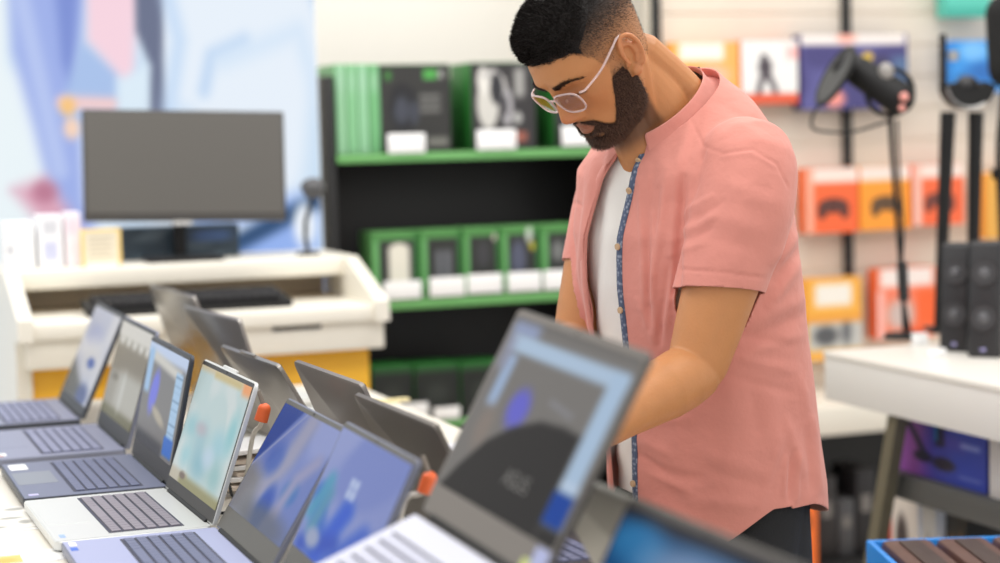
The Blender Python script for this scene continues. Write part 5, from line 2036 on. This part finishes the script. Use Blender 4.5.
def shirt(root, place, rel):
    mb = MB()
    mb.loft(torso_rings(list(np.arange(.74, 1.28, .03)) + [1.29, 1.32, 1.355, 1.38, 1.405, 1.422, 1.438, 1.450, 1.462, 1.47, 1.478, 1.484, 1.49, 1.50, 1.515], 0.0))
    for S, E_, sg in ((SHL, ELL, 1), (SHR, ELR, -1)):
        ax = (E_ - S).normalized()
        inn = bl2w(.03, sg * .12, 1.385)
        limb(mb, [inn, S * .75 + inn * .25 + Vector((0, 0, .008)), S + ax * .06, S + ax * .13, S + ax * .19, S + ax * .24], [r_ * (1 if sg > 0 else .88) for r_ in (.060, .074, .077, .074, .070, .067)], 26, 32)
    me = remesh(mb.bm, .0036, 14, .5)
    V = get_v(me)
    N = get_n(me)
    d = V - nMP
    tf, tl = d @ nBF, d @ nBL
    px, py = proj_np(V)
    facing = ss(-(N @ np.array([.12, .99, -.05])), -.1, .35)
    fold = np.zeros(len(V))
    FOLDS = [
        # a, b, width px, amplitude m
        ((683, 178), (676, 292), 4.5, -.010), ((690, 200), (684, 285), 6, .004),
        ((684, 214), (712, 196), 3.5, .0035), ((684, 224), (722, 203), 3.5, -.0030), ((684, 232), (716, 216), 3.5, .0035), ((682, 242), (712, 228), 3.5, -.0025), ((682, 252), (704, 242), 3.5, .0025),
        ((668, 170), (650, 300), 5, .005), ((660, 190), (645, 320), 4, -.004), ((676, 240), (664, 345), 5, .005), ((671, 260), (658, 345), 3.5, -.005),
        ((655, 165), (644, 260), 4, -.003), ((690, 120), (672, 190), 7, .003), ((700, 112), (684, 172), 5, -.0025),
        ((596, 160), (575, 290), 5, .004), ((604, 170), (588, 320), 4, -.004), ((583, 170), (572, 300), 4, -.003), ((611, 150), (600, 230), 3.5, .005),
        ((800, 232), (775, 262), 6, .005), ((803, 246), (776, 280), 5, -.005), ((800, 262), (770, 305), 6, .005), ((800, 300), (752, 322), 7, .004), ((800, 316), (748, 340), 6, -.004), ((798, 336), (745, 355), 6, .003),
        ((786, 420), (802, 470), 6, .004), ((792, 452), (790, 500), 2.6, -.004), ((798, 455), (797, 500), 2.6, .003), ((786, 458), (784, 496), 2.6, .003),
        ((640, 440), (670, 455), 5, .003), ((650, 470), (700, 480), 6, -.003), ((640, 455), (662, 470), 3.5, -.003), ((690, 500), (755, 505), 8, .003), ((650, 498), (690, 520), 7, .003),
        ((730, 400), (735, 500), 14, .003), ((700, 430), (702, 520), 12, -.003), ((770, 380), (775, 450), 10, .003), ((752, 395), (760, 440), 7, -.002),
        ((740, 160), (735, 280), 14, .003), ((765, 180), (755, 260), 10, -.002),
        # seams: yoke, armhole, sleeve hem
        ((660, 106), (690, 118), 1.4, -.0018), ((690, 118), (704, 146), 1.4, -.0018), ((704, 146), (724, 154), 1.4, -.0015), ((722, 154), (752, 150), 1.4, -.0019), ((752, 150), (776, 164), 1.4, -.0019), ((776, 164), (788, 188), 1.4, -.0019),
        ((722, 157), (752, 153), 2.2, .0010), ((752, 153), (776, 168), 2.2, .0010),
        ((678, 269), (722, 272), 1.4, -.0024), ((722, 272), (766, 278), 1.4, -.0024),
        ((700, 210), (760, 230), 9, .0022), ((705, 235), (755, 250), 8, -.002), ((720, 180), (775, 205), 9, .002),
        ((640, 180), (646, 320), 3.2, .0035), ((652, 215), (656, 340), 3, .003), ((647, 230), (650, 330), 2.6, -.003), ((675, 300), (690, 420), 7, .003), ((662, 330), (668, 400), 5, -.003),
        ((640, 300), (655, 345), 4, .003), ((720, 330), (790, 345), 5, -.003), ((715, 352), (795, 372), 6, .003), ((725, 375), (790, 392), 5, -.0022),
        ((645, 425), (690, 418), 4, .0025), ((642, 470), (690, 492), 4, .0025), ((700, 452), (760, 470), 8, .0022), ((705, 470), (765, 486), 6, -.002),
        ((760, 505), (780, 440), 5, .0025), ((805, 430), (812, 490), 4, -.003), ((812, 420), (820, 490), 4, .003), ((800, 380), (812, 430), 5, .003),
        ((735, 120), (778, 150), 8, .002), ((715, 100), (760, 128), 6, -.0018),
        ((562, 198), (582, 206), 1.6, -.003),
    ]
    for a, b, w, am in FOLDS:
        ds, h = seg_d(px, py, a, b)
        taper = np.clip(np.minimum(h + .25, 1.25 - h) * 2.2, 0, 1)
        fold += am * np.exp(-(ds / w) ** 2) * taper
    nz = np.array([mnoise.noise(Vector((v[0] * 9 + v[1] * 4, v[1] * 9, v[2] * 4.5))) + .5 * mnoise.noise(Vector((v[0] * 22, v[1] * 22, v[2] * 12 + 7))) for v in V])
    V = V + N * (fold * facing + .0035 * nz)[:, None]
    me.vertices.foreach_set('co', V.ravel())
    # cuts
    nz_ = V[:, 2] + np.clip(torso_tilt(V[:, 2], tf), -.2, .2)
    gn = np.interp(nz_, GAPZ, GAPN)
    gf = np.interp(nz_, GAPZ, GAPF)
    gap = np.maximum(tl - gn, gf - tl)
    gap = np.where(tf > .0, gap, .05)
    neck = np.maximum(1.478 - .8 * (tf - .054) - V[:, 2], (np.hypot(tf - .054, tl) - .112) * .8)
    sidef = np.abs(tl) / .18
    hem_z = np.where(tf > -.04, .768 + .078 * np.clip(sidef, 0, 1) ** 4 + .0 * tf, .800 + .042 * np.clip(sidef, 0, 1) ** 4)
    hem = V[:, 2] - hem_z
    field = np.minimum(np.minimum(gap, neck), hem)
    for S, E_, sg in ((SHL, ELL, 1), (SHR, ELR, -1)):
        ax = np.array((E_ - S).normalized())
        q = V - np.array(S)
        al = q @ ax
        rr = np.linalg.norm(q - al[:, None] * ax, axis=1)
        axc = np.array([-.03, -.05, -.305]) if sg > 0 else ax
        al2 = q @ (axc / np.linalg.norm(axc))
        fromt = ss(np.abs(tl), .165, .175)
        zn = nz_
        cf_, df_, db_, w_, k_ = [np.interp(zn, TORSO[:, 0], TORSO[:, j]) for j in range(1, 6)]
        xr = (tf - cf_) / np.where(tf > cf_, df_, db_)
        trat = (np.abs(xr) ** 2.35 + np.abs(tl / w_) ** 2.35) ** (1 / 2.35)
        isarm = (rr < .094) & (al > .08) & (al < .30) & (tl * sg > .10) & (trat > 1.06)
        field = np.where(isarm, np.minimum(field, (.192 if sg > 0 else .168) - al2), field)
    sv, sf = clip_mesh(V, faces_of(me), field)
    pink = mat('dusty pink cotton', (213, 138, 125), .78, sheen=.15, bump=(46, .22), noise=(22, .05))
    sh = place('shirt', sv, sf, pink)
    s = sh.modifiers.new('s', 'SOLIDIFY')
    s.thickness = .0028
    s.offset = -1
    # stand collar
    ru = []
    n = 60
    for i in range(n + 1):
        t = math.radians(28) + (2 * PI - math.radians(56)) * i / n
        c, sn = math.cos(t), math.sin(t)
        row = []
        for (o, dz) in ((.022, -.016), (.006, -.005), (-.0005, .010), (-.003, .028)):
            xf = c * ((.074 if c > 0 else .075) + o)
            row.append(bl2w(.053 + xf + dz * .45, sn * (.080 + o), 1.468 - .8 * (.053 + xf - .054) + dz * .85))
        ru.append(row)
    V2 = np.array([p for r in ru for p in r])
    F2 = []
    for i in range(n):
        for j in range(3):
            F2.append((i * 4 + j, (i + 1) * 4 + j, (i + 1) * 4 + j + 1, i * 4 + j + 1))
    co = place('collar', V2, F2, pink, sh)
    s = co.modifiers.new('s', 'SOLIDIFY')
    s.thickness = .003
    s.offset = 0
    ss_ = co.modifiers.new('b', 'SUBSURF')
    ss_.levels = ss_.render_levels = 1
    # dark label inside the nape
    p = [np.array(bl2w(.053 - .0715, x, 1.468 + .058 + dz)) + np.array(BF) * (dz * .45) for dz in (.002, .021) for x in (-.022, .022)]
    lb = place('neck_label', np.array(p), [(0, 1, 3, 2)], mat('black neck label', (30, 30, 32), .6), sh, False)
    lb.modifiers.new('s', 'SOLIDIFY').thickness = .0012
    # blue patterned placket facing along the near edge, and a narrow one on the far edge
    blue = bpy.data.materials.new('blue floral facing')
    blue.use_nodes = True
    nt = blue.node_tree
    bs = nt.nodes['Principled BSDF']
    vo = nt.nodes.new('ShaderNodeTexVoronoi')
    vo.inputs['Scale'].default_value = 150
    tc = nt.nodes.new('ShaderNodeTexCoord')
    rp = nt.nodes.new('ShaderNodeValToRGB')
    rp.color_ramp.elements[0].color = lin((150, 158, 174)) + (1,)
    rp.color_ramp.elements[1].color = lin((78, 90, 116)) + (1,)
    rp.color_ramp.elements[0].position = .15
    rp.color_ramp.elements[1].position = .5
    nt.links.new(tc.outputs['Object'], vo.inputs['Vector'])
    nt.links.new(vo.outputs['Distance'], rp.inputs['Fac'])
    nt.links.new(rp.outputs['Color'], bs.inputs['Base Color'])
    bs.inputs['Roughness'].default_value = .8
    zs = np.linspace(.785, 1.476, 60)
    for nm, gap_t, side, w0, w1, m in (('placket', GAPN, -1, .0115, .0, blue), ('placket', GAPF, 1, .004, -.012, pink)):
        rows = []
        for z in zs:
            g = float(np.interp(z, GAPZ, gap_t))
            rows.append([front_surf(g + side * w0, z, -.0005), front_surf(g + side * (w0 + w1) / 2, z, .0012 if m is blue else .002), front_surf(g + side * w1 - side * .002, z, .0004 if m is blue else .0022)])
        VV = np.array([p for r in rows for p in r])
        FF = []
        for i in range(len(zs) - 1):
            for j in range(2):
                FF.append((i * 3 + j, (i + 1) * 3 + j, (i + 1) * 3 + j + 1, i * 3 + j + 1))
        pl = place(nm, VV, FF, m, sh)
        s = pl.modifiers.new('s', 'SOLIDIFY')
        s.thickness = .0024
        s.offset = 0
    bt = mat('tan button', (196, 164, 128), .4)
    for z in (1.462, 1.385, 1.275, 1.165, 1.06, .965, .875):
        g = float(np.interp(z, GAPZ, GAPN))
        p = front_surf(g - .006, z, .003)
        q = front_surf(g - .006, z, .006)
        nd = (q - p).normalized()
        b = MB().cyl(p - Vector(rel), p + nd * .0025 - Vector(rel), .0056, .0052, 18)
        b.cyl(p + nd * .0024 - Vector(rel), p + nd * .003 - Vector(rel), .0022, .002, 10)
        b.build('button', bt, sh)
    # white lining turned out at the near sleeve's cuff
    ax = (ELL - SHL).normalized()
    return sh


def torso_tilt(z, tf):
    """nominal ring height for a point: z = zn - k*xf  ->  k*xf"""
    zn = z.copy()
    for _ in range(6):
        cf = np.interp(zn, TORSO[:, 0], TORSO[:, 1])
        k = np.interp(zn, TORSO[:, 0], TORSO[:, 5])
        zn = z + k * (tf - cf)
    return zn - z


def trousers(root, place):
    mb = MB()
    rings = []
    for z in (.70, .76, .82, .88, .95, 1.0, 1.04):
        cf, df, db, w, k = torso_params(max(z, .74))
        rings.append(torso_rings([max(z, .741)], -.026)[0])
        for p in rings[-1]:
            p.z = z
    mb.loft(rings)
    for sg in (1, -1):
        hip = bl2w(-.045, sg * .088, .86)
        knee = bl2w(.0 + .02 * sg, sg * .10, .48)
        ank = bl2w(-.05 + .03 * sg, sg * .11, .07)
        limb(mb, [hip, hip * .6 + knee * .4, knee, knee * .5 + ank * .5, ank], [.086, .084, .066, .060, .052], 26, 26)
    me = remesh(mb.bm, .008, 4)
    V = get_v(me)
    N = get_n(me)
    nz = np.array([mnoise.noise(Vector((v[0] * 14, v[1] * 14, v[2] * 7))) for v in V])
    V = V + N * (.004 * nz)[:, None]
    v2, f2 = clip_mesh(V, faces_of(me), V[:, 2] - .055)
    tr = place('trousers', v2, f2, mat('black denim', (22, 23, 27), .8, bump=(300, .2)))
    for sg in (1, -1):
        a = bl2w(-.05 + .03 * sg, sg * .11, .05)
        mb = MB()
        limb(mb, [a - BF * .035 + UP * .0, a + BF * .03, a + BF * .12, a + BF * .175 - UP * .012], [.042, .044, .040, .030], 16, 20)
        me = remesh(mb.bm, .006, 2)
        V = get_v(me)
        V[:, 2] = np.maximum(V[:, 2], .006)
        shoe = place('shoe', V, faces_of(me), mat('black leather shoe', (28, 27, 27), .4))
        rp = []
        for t in np.linspace(0, 2 * PI, 28, endpoint=False):
            q = a + BF * (.065 + .145 * math.cos(t)) + BL * (.043 * math.sin(t))
            rp.append(Vector((q.x - MP.x, q.y - MP.y, 0)))
        MB().loft([[p + UP * .001 for p in rp], [p + UP * .018 for p in rp]]).build('sole', RUBBER, shoe)


build_man()

# ================================================================== LIGHT + CAMERA
def lights():
    w = bpy.data.worlds.new('shop light')
    SC.world = w
    w.use_nodes = True
    bg = w.node_tree.nodes['Background']
    bg.inputs['Color'].default_value = (1.0, 0.98, 0.955, 1)
    bg.inputs['Strength'].default_value = WORLD_K

    def area(name, loc, target, sx, sy, e, col=(1, .97, .93)):
        l = bpy.data.lights.new(name, 'AREA')
        l.shape = 'RECTANGLE'
        l.size, l.size_y = sx, sy
        l.energy = e
        l.color = col
        o = bpy.data.objects.new(name, l)
        COL.objects.link(o)
        o.location = loc
        d = Vector(target) - Vector(loc)
        o.rotation_euler = d.to_track_quat('-Z', 'Y').to_euler()
        return o
    for k, (a, b, e) in enumerate(((0.2, 2.6, 60), (2.2, 2.4, 60), (0.4, 4.2, 52), (2.3, 3.7, 46))):
        p = grid(a, b, 3.15)
        area('ceiling_lamp', p, (p.x, p.y, 0), 1.3, .5, e * LAMP_K)
    for a, b, e in ((.5, 5.0, 14), (2.6, 4.5, 10)):
        p = grid(a, b, 3.1)
        area('added_wall_fill', p, grid(a + .1, b + 1.0, 1.9), 1.8, .2, e)  # unseen lights added to brighten the walls


WORLD_K = 1.0
LAMP_K = 0.28
lights()

cd = bpy.data.cameras.new('camera')
cam = bpy.data.objects.new('camera', cd)
COL.objects.link(cam)
cd.sensor_width = 36
cd.lens = F / 1000 * 36
cd.clip_start = 0.05
cd.clip_end = 100
cam.matrix_world = Matrix.Translation(CAM) @ Matrix.Rotation(PI / 2 - PITCH, 4, 'X') @ Matrix.Rotation(-ROLL, 4, 'Z')
cd.dof.use_dof = True
cd.dof.focus_distance = 2.95
cd.dof.aperture_fstop = 2.1
SC.camera = cam
vs = SC.view_settings
SC.display_settings.display_device = 'sRGB'
vs.view_transform = 'Standard'
vs.look = 'None'
vs.exposure = 0.12
vs.gamma = 1.0
vs.use_curve_mapping = False
